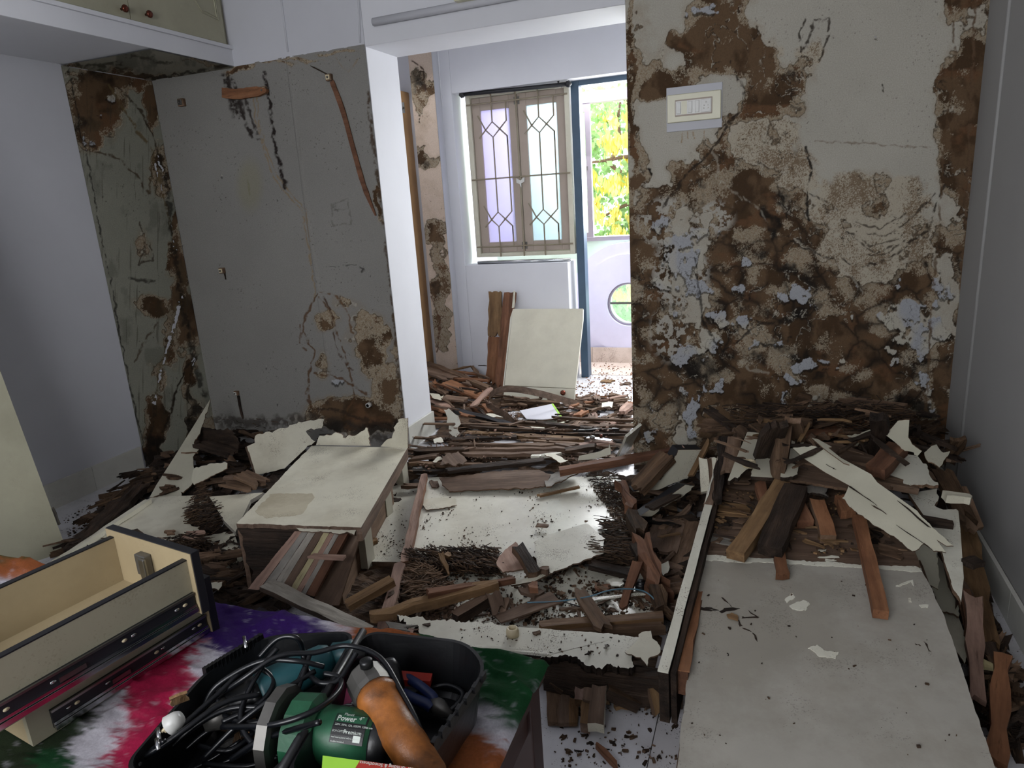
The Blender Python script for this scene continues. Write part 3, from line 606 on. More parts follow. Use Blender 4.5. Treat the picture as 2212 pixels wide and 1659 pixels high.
# --- window with two shutters behind a grille
YG=WF+.12; A_=PY(1003,200,YG); B_=PY(1240,548,YG); wx0,wx1=PY(1030,400,YG).x-.035,PY(1238,400,YG).x; wz0,wz1=PY(1137,552,YG).z,PY(1110,190,YG).z
wn=bpy.data.objects.new('window_1',None); COL.objects.link(wn); wn.matrix_world=Matrix.Translation((wx0,YG,wz0)); st(wn)
fw=.035
box('frame',wx0,wx0+fw,YG-.02,YG+.05,wz0,wz1,'cream_clean',wn,.003); box('frame',wx1-fw,wx1,YG-.02,YG+.05,wz0,wz1,'cream_clean',wn,.003); box('frame',wx0+fw,wx1-fw,YG-.02,YG+.05,wz0,wz0+fw*.8,'cream_clean',wn,.003); box('frame',wx0+fw,wx1-fw,YG-.02,YG+.05,wz1-fw,wz1,'cream_clean',wn,.003)
xm=(wx0+wx1)/2; sw_=.062
for k,(x0,x1) in enumerate(((wx0+fw+.002,xm-.002),(xm+.002,wx1-fw-.002))):
    z0,z1=wz0+fw*.8+.002,wz1-fw-.002
    s=box('shutter',x0,x0+sw_,YG+.004,YG+.036,z0,z1,'taupe',wn,.003)
    box('stile',x1-sw_,x1,YG+.004,YG+.036,z0,z1,'taupe',s,.003); box('rail',x0+sw_,x1-sw_,YG+.004,YG+.036,z0,z0+.075,'taupe',s,.003); box('rail',x0+sw_,x1-sw_,YG+.004,YG+.036,z1-.085,z1,'taupe',s,.003)
    box('pane',x0+sw_,x1-sw_,YG+.017,YG+.021,z0+.075,z1-.085,'glass' if k else 'glass_l',s)
    box('hinge',x1-.02 if k==0 else x0+.004,x1-.008 if k==0 else x0+.016,YG-.002,YG+.004,z1-.07,z1-.02,'steel',s); box('hinge',x1-.02 if k==0 else x0+.004,x1-.008 if k==0 else x0+.016,YG-.002,YG+.004,z0+.02,z0+.07,'steel',s)
# grille bars
yb_=YG-.026; r_=.0055
def bar(*p): sweep('grille_bar',[Vector((a,yb_,b)) for a,b in p],r_,'grill',wn,n=6,smooth=False)
Z_=lambda f:wz0+(wz1-wz0)*f
bar((wx0+.01,Z_(.485)),(wx1-.01,Z_(.485))); bar((wx0+.01,Z_(.065)),(wx1-.01,Z_(.065))); bar((wx0+.01,Z_(.93)),(wx1-.01,Z_(.93))); bar((xm,Z_(.0)),(xm,Z_(1)))
for k in (0,1):
    a0=(wx0+fw if k==0 else xm); b0=(xm if k==0 else wx1-fw); wd=b0-a0; c=a0+wd*.47; hw=wd*.155
    for zc in (.775,.235):
        zc_=Z_(zc); hh=(wz1-wz0)*.045
        bar((c-2*hw,zc_+2*hh*.98),(c-hw,zc_),(c,zc_-hh*1.0),(c+hw,zc_),(c+2*hw,zc_+hh),(c+2*hw,Z_(.93) if zc>.5 else Z_(.775)-hh))
        bar((c-2*hw,zc_-hh),(c-hw,zc_),(c,zc_+hh),(c+hw,zc_),(c+2*hw,zc_-hh),(c+2*hw,zc_-hh-(wz1-wz0)*.05))
    bar((c,Z_(.82)),(c,Z_(1))); bar((c,Z_(.28)),(c,Z_(.73))); bar((c,Z_(0)),(c,Z_(.19)))
    bar((c+2*hw,Z_(.065)),(c+2*hw,Z_(.19)))
# --- blue door frame and the door opening
bd=bpy.data.objects.new('door_1',None); COL.objects.link(bd); bd.matrix_world=Matrix.Translation((XD0,WF+.1,0)); st(bd)
bx0,bx1=PY(1241,400,YG).x,PY(1258,400,YG).x; bz=PY(1290,165,YG).z
box('frame_post',bx0,bx1,YG-.01,YG+.08,0,bz+.02,'bluepaint',bd,.003); box('frame_head',bx1,XD1-.05,YG-.01,YG+.08,bz-.045,bz+.02,'bluepaint',bd,.003); box('frame_post',XD1-.05,XD1,YG-.01,YG+.08,0,bz+.02,'bluepaint',bd,.003)
# --- balcony
YP=5.40
def disc_wall(name,x0,x1,z0,z1,cx,cz,r,y0,y1,mat,n=48,outer=None):
    """flat wall with a round hole; outer=radius gives an arched disc instead"""
    th=[2*math.pi*i/n for i in range(n)]; vs=[];fs=[]
    for y in (y0,y1):
        for t in th: vs.append((cx+r*math.cos(t),y,cz+r*math.sin(t)))
        for t in th:
            dx,dz=math.cos(t),math.sin(t)
            if outer: s=outer
            else: s=min(((x1-cx) if dx>0 else (x0-cx))/dx if abs(dx)>1e-6 else 1e9,((z1-cz) if dz>0 else (z0-cz))/dz if abs(dz)>1e-6 else 1e9)
            if outer and cz+dz*s<0: s=cz/-dz
            vs.append((cx+dx*s,y,cz+dz*s))
    for i in range(n):
        j=(i+1)%n; fs+= [(i,j,n+j,n+i),(2*n+i,3*n+i,3*n+j,2*n+j),(i,2*n+i,2*n+j,j),(n+i,n+j,3*n+j,3*n+i)]
    return mk(name,vs,fs,mat)
pc=PY(1358,657,YP-.04); pr0=(PY(1358,610,YP-.04).z-PY(1358,704,YP-.04).z)/2; cxp=PY(1312,657,YP-.04).x+pr0
pw=st(disc_wall('wall_parapet',-2.75,.7,0,.965,cxp,pc.z,pr0,YP,YP+.12,'mint'))
arch=disc_wall('arch_panel',0,0,0,0,cxp,pc.z,pr0,YP-.05,YP,'lilac',outer=.95-pc.z); arch.parent=pw
arch2=disc_wall('arch_panel',0,0,0,0,cxp,pc.z,pr0,YP-.06,YP-.05,'lilac',outer=.86-pc.z); arch2.parent=pw
w2_=bpy.data.objects.new('window_2',None); COL.objects.link(w2_); w2_.matrix_world=Matrix.Translation((cxp,YP,pc.z)); st(w2_)
rg_=[Vector((cxp+math.cos(t)*(pr0-.008),YP-.02,pc.z+math.sin(t)*(pr0-.008))) for t in [2*math.pi*i/40 for i in range(41)]]
sweep('porthole_frame',rg_,.012,'alu',w2_,n=6); box('glazing_bar',cxp-pr0,cxp+pr0,YP+.01,YP+.03,pc.z-.008,pc.z+.008,'steel',w2_); box('glazing_bar',cxp+.035,cxp+.05,YP+.01,YP+.03,pc.z-pr0,pc.z+pr0,'steel',w2_)
th=[2*math.pi*i/32 for i in range(32)]
mk('pane',[(cxp+math.cos(t)*pr0*.98,YP+y,pc.z+math.sin(t)*pr0*.98) for y in (.03,.034) for t in th],[tuple(range(32)),tuple(range(63,31,-1))]+[(i,(i+1)%32,32+(i+1)%32,32+i) for i in range(32)],'glass_c',w2_)
st(box('wall_balcony_left',-2.75,-2.15,W2,YP,0,2.5,'lilac')); st(box('wall_balcony_post',-2.15,-1.66,YP+.02,YP+.10,.965,2.5,'mint'))
bs=st(box('baseboard_balcony',-2.15,.7,YP-.064,YP-.06,0,.12,'grout'))
for xa_ in np.arange(-2.15,.6,.4): box('skirting_tile',float(xa_)+.001,float(xa_)+.399,YP-.07,YP-.064,0,.125,'tile_b',bs)
w3=bpy.data.objects.new('window_3',None); COL.objects.link(w3); w3.matrix_world=Matrix.Translation((-1.5,YP+.05,.97)); st(w3)
zt_=PY(1300,190,YP+.06).z; zr=PY(1300,205,YP+.06).z
box('sill_rail',-1.66,.6,YP-.01,YP+.13,.965,.995,'alu',w3); box('top_rail',-1.66,.6,YP+.02,YP+.10,zr-.05,zr+.03,'alu',w3); 
xg0,xg1=PY(1248,350,YP+.06).x,PY(1268,350,YP+.06).x; xg2=PY(1279,350,YP+.06).x
sl=box('sliding_sash',xg1,xg2,YP+.03,YP+.06,.995,zr-.05,'alu',w3); box('sash_rail',xg0-.25,xg1,YP+.03,YP+.06,.995,1.03,'alu',sl); box('sash_rail',xg0-.25,xg1,YP+.03,YP+.06,zr-.11,zr-.05,'alu',sl)
box('etched_pane',xg0-.25,xg1,YP+.042,YP+.046,1.03,zr-.11,'glass_g',sl)
for k in range(26):
    zz=1.08+k*.032; xx=xg0+.01+(k%2)*.035+R.uniform(-.004,.004); ml=mk('etched_diamond',[(xx,YP+.040,zz-.02),(xx+.022,YP+.040,zz),(xx,YP+.040,zz+.02),(xx-.022,YP+.040,zz),(xx,YP+.0415,zz-.02),(xx+.022,YP+.0415,zz),(xx,YP+.0415,zz+.02),(xx-.022,YP+.0415,zz)],BF,'mint',sl)
box('latch',xg1+.006,xg1+.012,YP+.02,YP+.03,1.5,1.53,'steel',sl)
# --- tree beyond the balcony
tr=empty('flowering_tree',(-2.2,9.2,-2.5),'tall green tree hung with yellow blossom outside the balcony','tree')
def wpt(x,y,Y): return PY(x,y,Y)
tp=[wpt(1440,350,9.3)+Vector((.3,0,-4)),wpt(1440,450,9.3),wpt(1500,200,9.3)]
sweep('trunk',smooth_path(tp),.14,'bark',tr)
for q in ([(1500,340),(1365,338),(1320,345),(1270,352)],[(1320,345),(1338,310),(1335,260),(1340,220)],[(1310,345),(1330,365),(1368,380)],[(1440,300),(1370,250),(1345,200)],[(1430,430),(1360,440),(1300,470)]):
    pth=smooth_path([wpt(a,b,9.0) for a,b in q]); sweep('branch',pth,[.032-.02*i/len(pth) for i in range(len(pth))],'bark',tr,n=7)
rs=np.random.RandomState(5)
def leaves(name,n,cs,size,mat,hang=False,parent=tr):
    vs=[];fs=[]
    for _ in range(n):
        cx_,cy_,cz_,rr=cs[rs.randint(len(cs))]; p=np.array((cx_,cy_,cz_))+rs.normal(0,1,3)*rr*np.array((.5,.5,.45))
        a=rs.normal(0,1,3); a/=np.linalg.norm(a); 
        if hang: a=np.array((rs.normal(0,.15),rs.normal(0,.15),-1)); 
        b=np.cross(a,rs.normal(0,1,3)); b/=np.linalg.norm(b)+1e-6; L_=size*(.6+rs.rand()*.8); W_=L_*(.22 if hang else .38); k=len(vs)
        vs+= [tuple(p),tuple(p+a*L_*.5+b*W_),tuple(p+a*L_),tuple(p+a*L_*.5-b*W_)]; fs.append((k,k+1,k+2,k+3))
    o=mk(name,vs,fs,mat,parent); o['kind']='stuff'; return o
cs=[]
for _ in range(70):
    x_,y_=rs.uniform(1120,1480),rs.uniform(215,800); q=wpt(x_,y_,9+rs.uniform(-.3,1.6)); cs.append((q.x,q.y,q.z,.42))
leaves('foliage',24000,cs,.085,'leaf')
cs=[]
for _ in range(130):
    x_,y_=rs.uniform(1120,1480),rs.uniform(235,640); q=wpt(x_,y_,8.5+rs.uniform(-.2,.5)); cs.append((q.x,q.y,q.z,.085))
leaves('blossom',6000,cs,.085,'flower',True)
# ================================================================ DEBRIS
PK,SH='plank','panel'
pl_=lambda *a,**k: plank(*a,**k)
# low bed of trampled rot and dust over the floor
def bed(name,label,poly,z,n,cell=.02,h=.02,mat='rot'):
    px=[v2(*p) for p in poly]; W=[PZ(a,b,0) for a,b in px]; xs=[p.x for p in W];ys=[p.y for p in W]; P2=[(p.x,p.y) for p in W]
    nx=int((max(xs)-min(xs))/cell);ny=int((max(ys)-min(ys))/cell); gx,gy=np.meshgrid(np.linspace(min(xs),max(xs),nx),np.linspace(min(ys),max(ys),ny))
    hh=z+(fbm(gx*9,gy*9,5,n)-.45)*h*3+(_h(np.floor(gx*200),np.floor(gy*200),n)-.5)*h*.5
    ins=np.array([[inpoly(a,b,P2) and okpt(Vector((a,b,0)),.015) for a,b in zip(r1,r2)] for r1,r2 in zip(gx,gy)]); hh=np.where(ins,hh,.0)
    e=fbm(gx*14,gy*14,4,n+3); idx=-np.ones(gx.shape,int); vs=[];fs=[]
    keep=ins&(e>.36)
    for j in range(ny):
        for i in range(nx):
            if keep[j,i]: idx[j,i]=len(vs); vs.append((gx[j,i],gy[j,i],max(.001,hh[j,i])))
    for j in range(ny-1):
        for i in range(nx-1):
            q=(idx[j,i],idx[j,i+1],idx[j+1,i+1],idx[j+1,i])
            if min(q)>=0: fs.append(q)
    o=mk(name,vs,fs,mat); T(o,label,'debris',None,'stuff'); return o
view(0,0,1)
bed('rotten_wood_dust','brown dust and crumbled rot covering the floor below the opening',[(890,1000),(1380,940),(1420,1000),(1440,1300),(1440,1480),(1180,1500),(800,1360),(640,1300),(700,1200),(800,1000)],.012,3)
bed('rotten_wood_dust','dark crumbled rot filling the corner under the left back wall',[(330,1000),(470,950),(880,1000),(860,1100),(620,1340),(360,1330),(120,1230),(160,1180),(300,1050)],.02,5,h=.03,mat='dark')
bed('rotten_wood_dust','dark rot and dust under the plank heap by the right wall',[(1370,960),(2050,1000),(2130,1250),(2212,1500),(2212,1659),(2100,1659),(1960,1250),(1500,1250),(1460,1450),(1380,1200)],.02,7,h=.03,mat='dark')
bed('rotten_wood_dust','reddish wood dust scattered in the bay room behind the opening',[(920,770),(1000,790),(1200,860),(1365,860),(1370,960),(900,960)],.006,9,h=.014,mat='rot')
# ---------------- centre (crop A)
view(800,920,3.16)
f03,f06,f08=flat(.03),flat(.06),flat(.08)
sheet('fallen_board','narrow cream panel with a small square hole, flat beside the lying cabinet',SH,[(150,395),(345,400),(215,930),(-40,925),(-30,560)],flat(.035),.02,('dusty','brown'))
plank('wood_chip','dark piece standing in for the shaded square hole of the narrow cream panel',PK,(150,505,.038),(215,500,.038),.035,.003,'dark')  # dark piece laid on top as the hole's shade; no opening is cut
for k,(xa,ya,xb,yb) in enumerate([(360,480,600,470),(355,535,560,545)]): pass
sheet('fallen_board','large cream wardrobe shutter lying flat in the middle of the floor',SH,[(385,350),(1690,345,2),(1745,430,2),(1850,740,3),(1800,890,4),(1500,905,3),(870,895,3),(245,935)],plane((1071,1030,.075),(1340,1035,.07),(1000,1215,.06)),.025,('white','mauve'),grain=((300,900),(1600,900)))
sheet('fallen_board','scuffed cream back panel under the broken battens near the tool case',SH,[(220,1000),(1000,960),(1880,960,2),(2010,1180,3),(1990,1330,3),(1000,1400),(90,1330),(120,1150)],flat(.032),.015,('white','mauve'))
sheet('ply_sheet','mauve-brown ply skin with a split end across the top of the large shutter',SH,[(470,352,1.5),(1000,300),(1150,300,2),(1230,330,3),(1190,410,2),(860,430,1),(540,447,3)],plane((960,1040,.10),(1160,1030,.11),(1000,1060,.088)),.006,('mauve','brown'),grain=((500,400),(1180,370)))
sheet('ply_sheet','grey cross-scored ply fragment beside the split brown skin',SH,[(1170,330,2),(1400,290,2),(1420,320,2),(1200,415,2)],flat(.105),.006,('greyw','brown'))
sheet('veneer_scrap','thin cream veneer scrap curling at the left of the large shutter',SH,[(345,500,1.5),(580,492,1.5),(590,540,1.5),(380,570,1.5)],flat(.078),.003,('cream','brown'))
sheet('veneer_scrap','small brown flake at the top left corner of the large shutter',SH,[(400,375,2),(460,375,2),(470,410,2),(420,415,2)],flat(.082),.004,'mauve')
# broken raised sheet
bs_=plane((1150,1130+40,.108),(1300,1140,.118),(1190,1236,.092))
o=sheet('broken_veneer_sheet','broken cream sheet with a jagged brown underside tilted over the large shutter',SH,[(1120,790,1),(1210,745),(1470,665,1.5),(1540,720,1.5),(1605,770,2),(1590,870,1.5),(1370,950,1.5),(1240,1005,1),(1140,965)],bs_,.006,('white','mauve'))
sheet('broken_veneer_sheet','long cream sliver pointing left below the broken tilted sheet',SH,[(1240,1000,1),(1130,1020),(950,1070),(965,1088),(1120,1060)],bs_,.006,('cream','brown'))
sheet('ply_fragment','pale mauve ply fragment leaning left of the broken tilted sheet',SH,[(860,930,2),(900,870,1.5),(990,790,1.5),(1080,960,2),(1010,980,2),(905,1000,2)],flat(.10),.006,('pale','mauve'))
plank('wood_block','short dark batten stub standing against the broken tilted sheet',PK,(1000,800,.15),(1130,1005,.11),.040,.028,'brown',topmat='dark')
plank('wood_block','small brown block end beside the dark batten stub',PK,(1140,965,.11),(1235,972,.11),.022,.02,'mauve')
plank('wood_chip','flat brown chip on the middle of the large shutter',PK,(1122,672,.085),(1222,680,.085),.022,.006,'mauve')
plank('wood_chip','small brown chip right of the middle chip on the large shutter',PK,(1450,648,.082),(1488,650,.082),.008,.004,'brown')
# batten along the left edge of the shutter
plank('batten','reddish batten with a torn mauve end along the left edge of the large shutter',PK,(370,322,.12),(228,932,.085),.030,.03,'red',topmat='pale')
plank('batten','pale split batten continuing toward the tool case',PK,(205,925,.10),(78,1390,.09),.036,.022,'pale')
plank('batten','thin rotten splint beside the pale split batten',PK,(180,1200,.10),(110,1390,.085),.014,.02,'brown')
plank('batten','light brown batten resting across the pale split batten end',PK,(150,1035,.13),(-170,1215,.10),.045,.022,'tan',jag=(.004,.004))
plank('batten','long saw-toothed batten with edge grain, reaching right of the tool case',PK,(880,1055,.13),(-10,1285,.115),.034,.03,'tan',rough=.004)
plank('batten','tapering red wedge of wood lying over the saw-toothed batten',PK,(380,1130,.14),(990,1032,.12),.034,.02,'red',taper=.25)
plank('batten','mauve-topped batten with a rotten flank in the lower middle',PK,(555,1295,.09),(812,1140,.10),.036,.035,'dark',topmat='mauve')
plank('wood_block','upright notched mauve offcut near the lower middle',PK,(835,1125,.11),(885,1290,.06),.045,.012,'mauve',jag=(.01,.025))
plank('wood_block','shorter mauve offcut leaning on the notched offcut',PK,(925,1165,.085),(885,1285,.06),.03,.014,'mauve',jag=(.01,.02))
plank('ply_strip','flat brown ply strip with a broad torn head in the lower middle',PK,(850,1325,.06),(1290,1155,.085),.045,.006,'mauve',taper=1.6,jag=(.02,.03))
plank('ply_strip','tan-brown ply strip slanting down to the cream sill plank',PK,(1405,1095,.12),(1600,1390,.11),.040,.012,'brown',taper=1.25,jag=(.03,.02))
plank('ply_strip','dark red knife-shaped splinter by the hinge cup',PK,(1830,905,.14),(1712,1265,.06),.034,.012,'red',taper=.6,jag=(.03,.03))
plank('wood_block','dark pointed chunk above the knife-shaped splinter',PK,(1795,770,.14),(1860,900,.13),.04,.02,'dark',jag=(.03,.02))
for k,q in enumerate([((1705,360,.14),(1800,560,.14)),((1780,540,.15),(1850,730,.14)),((1850,720,.15),(1985,1110,.12)),((1960,1060,.13),(2030,1310,.10)),((1850,800,.10),(1990,1180,.09))]):
    plank('rotten_rail',['upper','second','long middle','lowest','outer'][k]+' length of the crumbling dark red rail right of the large shutter',PK,*q,(.04,.05,.05,.035,.06)[k],.04,'rot' if k%2 else 'red',rough=.008,jag=(.04,.04))
plank('batten','long pale batten lying under the torn ply strip above the cream sill plank',PK,(1130,1352,.10),(2005,1285,.10),.034,.03,'tan',topmat='brown')
plank('batten','lower brown batten parallel to the long pale one',PK,(1240,1385,.085),(2010,1345,.09),.030,.03,'brown')
plank('veneer_scrap','thin white splinter pointing right toward the hinge cup',SH,(1480,1188,.07),(1955,1126,.07),.016,.004,'white')
plank('wood_chip','brown flake with white face near the hinge cup',PK,(1605,1060,.06),(1740,1065,.06),.045,.005,'white',jag=(.02,.02))
plank('wood_chip','dark red flake below the white-faced flake',PK,(1530,1100,.06),(1660,1095,.06),.03,.008,'red')
plank('batten','dark grey board end poking from under the broken sheet',PK,(1500,925,.09),(1790,1000,.075),.045,.02,'dark')
plank('batten','thin pale stick at the top right of the large shutter',PK,(1140,472,.085),(1440,408,.09),.016,.01,'tan')
plank('batten','long red-brown batten running from the shutter up to the plank heap',PK,(1285,292,.155),(2165,135,.22),.042,.03,'red',jag=(.004,.02))
plank('batten','mauve wood piece lying over the lower shutter debris',PK,(1000,1085,.085),(1180,1150,.075),.045,.012,'mauve',jag=(.03,.03))
plank('batten','short dark red block left of the tan head strip',PK,(1060,1080,.10),(1165,1085,.10),.035,.02,'red')
plank('ply_fragment','small curled brown flake above the torn strip head',PK,(1285,1120,.07),(1325,1165,.06),.02,.003,'brown')
plank('splinter','pointed pale splinter standing at the left of the dark fibre heap',PK,(478,860,.13),(545,1015,.09),.022,.008,'tan',taper=.3,jag=(.01,.02))
plank('wood_block','tan chip on the edge of the dark fibre heap',PK,(510,865,.11),(555,885,.10),.03,.012,'tan')
# stack of strips in front of the opening
strips=[((640,38,.09),(1480,86,.10),.045,'tan','thick pale-edged strip lying highest in the opening'),((520,118,.11),(1420,124,.11),.03,'brown','long brown strip second from the top of the stack in the opening'),
((610,152,.12),(1440,146,.12),.03,'mauve','mauve strip in the middle of the stack in the opening'),((620,184,.115),(1310,182,.115),.03,'mauve','shorter mauve strip just below the middle of the stack'),
((510,300,.13),(1200,225,.13),.05,'dark','thick dark beam at the front of the stack in the opening'),((250,245,.10),(900,262,.10),.03,'brown','brown strip running left under the dark front beam'),
((440,88,.10),(1010,66,.10),.035,'dark','dark strip leaning over the left half of the stack'),((600,62,.085),(1700,12,.09),.022,'blackp','thin black-edged strip across the back of the stack'),
((290,165,.12),(690,148,.12),.05,'rot','ragged splintered board end at the left of the stack'),((255,222,.11),(490,190,.12),.035,'mauve','short mauve strip near the jamb foot'),((250,300,.10),(530,300,.10),.03,'dark','short dark strip in front of the jamb foot'),
((900,48,.08),(1720,-12,.08),.02,'mauve','thin mauve strip behind the black-edged strip'),((1310,165,.13),(1560,125,.14),.05,'rot','orange-brown splintered lump at the right end of the stack'),((200,400,.07),(380,395,.07),.03,'mauve','mauve strip at the foot of the lying cabinet'),((1090,205,.125),(1310,180,.125),.025,'white','broken white-faced strip near the right end of the stack')]
for a,b,w_,mt,lb in strips: plank('wood_strip',lb,PK,a,b,w_,.016,mt,rough=.003,jag=(.03,.03))
band=[(250,60),(1650,0),(1700,150),(1300,230),(700,290),(260,300)]
scatter('wood_strip','long brown termite-eaten strip packed in the stack across the opening',PK,'termite-eaten strips packed across the opening',band,flat(.03),70,L=(.25,.75),w=(.012,.03),t=(.006,.014),th=(.02,.07),mats=('brown','rot','mauve','dark','brown'),zj=.075,tilt=.02,jag=1.5)
scatter('splinter','short splinter on the stack of strips in the opening','splinter','short splinters on the opening stack',band,flat(.06),60,L=(.04,.16),w=(.008,.022),t=(.003,.008),th=(.2,.7),zj=.07,jag=1)
sheet('ply_fragment','square weathered brown chip on the left of the opening stack',SH,[(490,200,3),(600,172,2),(660,235,3),(580,272,3),(475,266,2)],flat(.13),.006,('mauve','brown'))
sheet('veneer_scrap','cream scrap lying over the right end of the opening stack',SH,[(1190,195,2),(1260,190,2),(1350,235,2),(1280,245,2)],flat(.14),.004,('cream','brown'))
sheet('veneer_scrap','upright torn cream panel at the right end of the opening stack',SH,[(1415,237),(1425,205),(1560,175,4),(1632,120,3),(1640,195),(1540,225)],plane(PY(1260,990,2.93),PY(1315,985,2.93),PY(1315,955,2.95)),.006,('thin','brown'))
sheet('veneer_scrap','small white scrap at the foot of the door jamb',SH,[(430,90,2),(480,75,2),(500,110,2),(440,120,2)],flat(.12),.004,('white','brown'))
sheet('veneer_scrap','pale cream scrap near the lying cabinet behind the strips',SH,[(425,245,2),(480,210,2),(500,225,2),(450,250,2)],flat(.12),.004,('cream','brown'))
plank('white_board','white cabinet side leaning against the right jamb of the opening',SH,(1790,20,.30),(1720,185,.08),.09,.012,'white',roll=-35,jag=(.005,.02))
h=empty('hinge_fitting',PZ(*v2(1560,85),.12),'chrome cabinet hinge on a pale board at the right end of the opening stack','hinge')
plank('hinge_plate',None,None,(1480,76,.135),(1645,96,.135),.03,.003,'chrome',parent=h,jag=(0,0)); p=PZ(*v2(1515,84),.137); lathe('hinge_cup',p,p+Vector((0,0,.012)),[(0,.014),(.8,.014),(.82,.010),(1,.010)],'metal',h); p=PZ(*v2(1575,72),.137); lathe('screw_boss',p,p+Vector((0,0,.01)),[(0,.008),(1,.008)],'copper',h)
plank('ply_sheet','pale board lying under the chrome hinge',PK,(1420,130,.12),(1660,100,.12),.06,.01,'pale')
h=empty('hinge_fitting',PZ(*v2(1855,1095),.07),'metal hinge cup plate on the cream debris near the crumbling rail','hinge')
plank('hinge_plate',None,None,(1800,1112,.075),(1905,1118,.075),.03,.003,'metal',parent=h,jag=(0,0)); p=PZ(*v2(1846,1095),.076); lathe('hinge_cup',p,p+Vector((0,0,.018)),[(0,.019),(.7,.019),(.75,.016),(.8,.014),(1,.015)],'blackp',h); p=PZ(*v2(1885,1110),.078); lathe('screw_boss',p,p+Vector((0,0,.006)),[(0,.005),(1,.004)],'chrome',h)
wire=[(1070,1206,.08),(1290,1196,.085),(1490,1165,.13),(1620,1125,.15),(1750,1112,.14),(1870,1130,.12),(1950,1200,.10),(1990,1300,.07)]
T(sweep('loose_wire',smooth_path([PZ(*v2(a,b),c) for a,b,c in wire]),.0022,'bluewire',n=6),'thin blue-grey wire arching over the lower debris','wire')
wire=[(1300,1196,.07),(1400,1225,.06),(1480,1250,.05)]
T(sweep('loose_wire',smooth_path([PZ(*v2(a,b),c) for a,b,c in wire]),.0022,'blackp',n=6),'short black wire curling under the blue-grey one','wire')
# fibre heaps, crumbs
strands('rotten_fibres','heap of dark termite-eaten fibres along the lower edge of the large shutter',[(220,915),(480,890),(860,890),(900,1000),(840,1035),(300,1000)],flat(.05),1500,zj=.045,th=(-.35,.35))
strands('rotten_fibres','dark layered rot right of the broken tilted sheet',[(1560,820),(1800,850),(1830,930),(1600,960),(1480,910)],flat(.06),700,zj=.05,th=(.1,.3))
strands('rotten_fibres','brown rotten shreds at the upper right corner of the large shutter',[(1480,330),(1700,330),(1790,600),(1720,640),(1560,460)],flat(.074),230,zj=.012,th=(.4,.8))
strands('rotten_fibres','brown rotten shreds at the right edge of the large shutter',[(1560,640),(1780,700),(1860,800),(1620,780)],flat(.074),260,zj=.02,th=(.2,.5))
strands('rotten_fibres','tangle of shreds left of the saw-toothed batten',[(170,1020),(420,1020),(560,1180),(500,1290),(260,1250)],flat(.045),900,zj=.05,th=(.5,.7),mats=('rot','brown'))
crumbs('wood_crumbs','brown crumbs and specks scattered over the large cream shutter',[(380,440),(1650,380),(1800,700),(1500,880),(300,900)],plane((1071,1030,.076),(1340,1035,.071),(1000,1215,.061)),900,sz=(.001,.007),cluster=26)
crumbs('wood_crumbs','thick brown crumbs at the upper right of the large shutter',[(1500,400),(1720,380),(1810,650),(1700,700)],plane((1071,1030,.076),(1340,1035,.071),(1000,1215,.061)),1300,sz=(.002,.009))
crumbs('wood_crumbs','brown crumbs on the narrow holed panel',[(0,460),(300,440),(210,900),(0,880)],flat(.036),260,sz=(.001,.006),cluster=14)
crumbs('wood_crumbs','brown crumbs and chips over the lower cream panel',[(200,1020),(1900,980),(1980,1300),(1000,1380),(120,1320)],flat(.033),2600,sz=(.0015,.012),cluster=60)
crumbs('wood_crumbs','pale crumbs heaped between the battens left of centre',[(180,1120),(560,1160),(620,1300),(300,1380),(130,1330)],flat(.04),1500,sz=(.002,.012),mats=('pale','brown','mauve'))
scatter('splinter','small brown splinter on the lower cream panel','splinter','splinters on the lower cream panel',[(200,1020),(1900,980),(1980,1300),(1000,1380),(120,1320)],flat(.035),80,L=(.02,.09),w=(.004,.018),t=(.002,.006),zj=.03,jag=1)
scatter('splinter','brown splinter in the mess left of the lower battens','splinter','splinters left of the lower battens',[(-50,1180),(500,1080),(560,1250),(150,1400)],flat(.045),60,L=(.04,.14),w=(.008,.03),t=(.003,.01),mats=('brown','mauve','pale','rot'),zj=.05,jag=1)
# near cream sill plank
sp=plane((870,1330,.13),(1370,1385,.125),(1300,1440,.12))
sheet('sill_plank','long cream plank with splintered ends lying in front of the tool case',SH,[(180,1290,3),(1000,1372,.5),(1600,1415,1),(1815,1440,5),(1850,1500,6),(1790,1560,5),(1800,1640,4),(1500,1640,4),(1330,1560,3),(1160,1582,2),(1250,1545),(670,1497,2),(400,1440,7),(330,1370,9)],sp,.022,('white','dark'),grain=((300,1300),(1700,1420)),jstep=4)
plank('splinter','grey split splinter at the left end of the sill plank',PK,(330,1385,.135),(60,1350,.13),.03,.006,'greyw',jag=(.06,.06)); plank('splinter','pale torn splinter beside the left end of the sill plank',PK,(200,1400,.13),(330,1415,.132),.04,.005,'pale',jag=(.03,.05))
plank('batten','mauve batten along the near edge of the sill plank',PK,(390,1445,.12),(710,1480,.12),.03,.02,'mauve')
plank('batten','long thin white lath on the near edge of the sill plank',PK,(670,1500,.128),(1240,1548,.126),.014,.008,'white')
sheet('veneer_scrap','torn cream veneer flap on the right end of the sill plank',SH,[(1830,1425,2),(1915,1398),(1925,1450,2),(1975,1500,3),(1965,1560,2),(1900,1585,2),(1890,1640,2),(1845,1580,2),(1735,1540,2),(1800,1490,2)],plane((1380,1375,.145),(1420,1400,.15),(1390,1440,.135)),.004,('cream_clean','brown'))
T(revolve('pvc_cap',PZ(*v2(972,1428),.127),[(.009,0),(.018,0),(.0185,.012),(.016,.022),(.0115,.024),(.010,.012)],'pvc'),'ivory pipe cap standing on the sill plank','cap')
crumbs('wood_crumbs','dark specks on the sill plank',[(500,1360),(1700,1450),(1700,1590),(1300,1540),(600,1470)],sp,110,sz=(.001,.007))
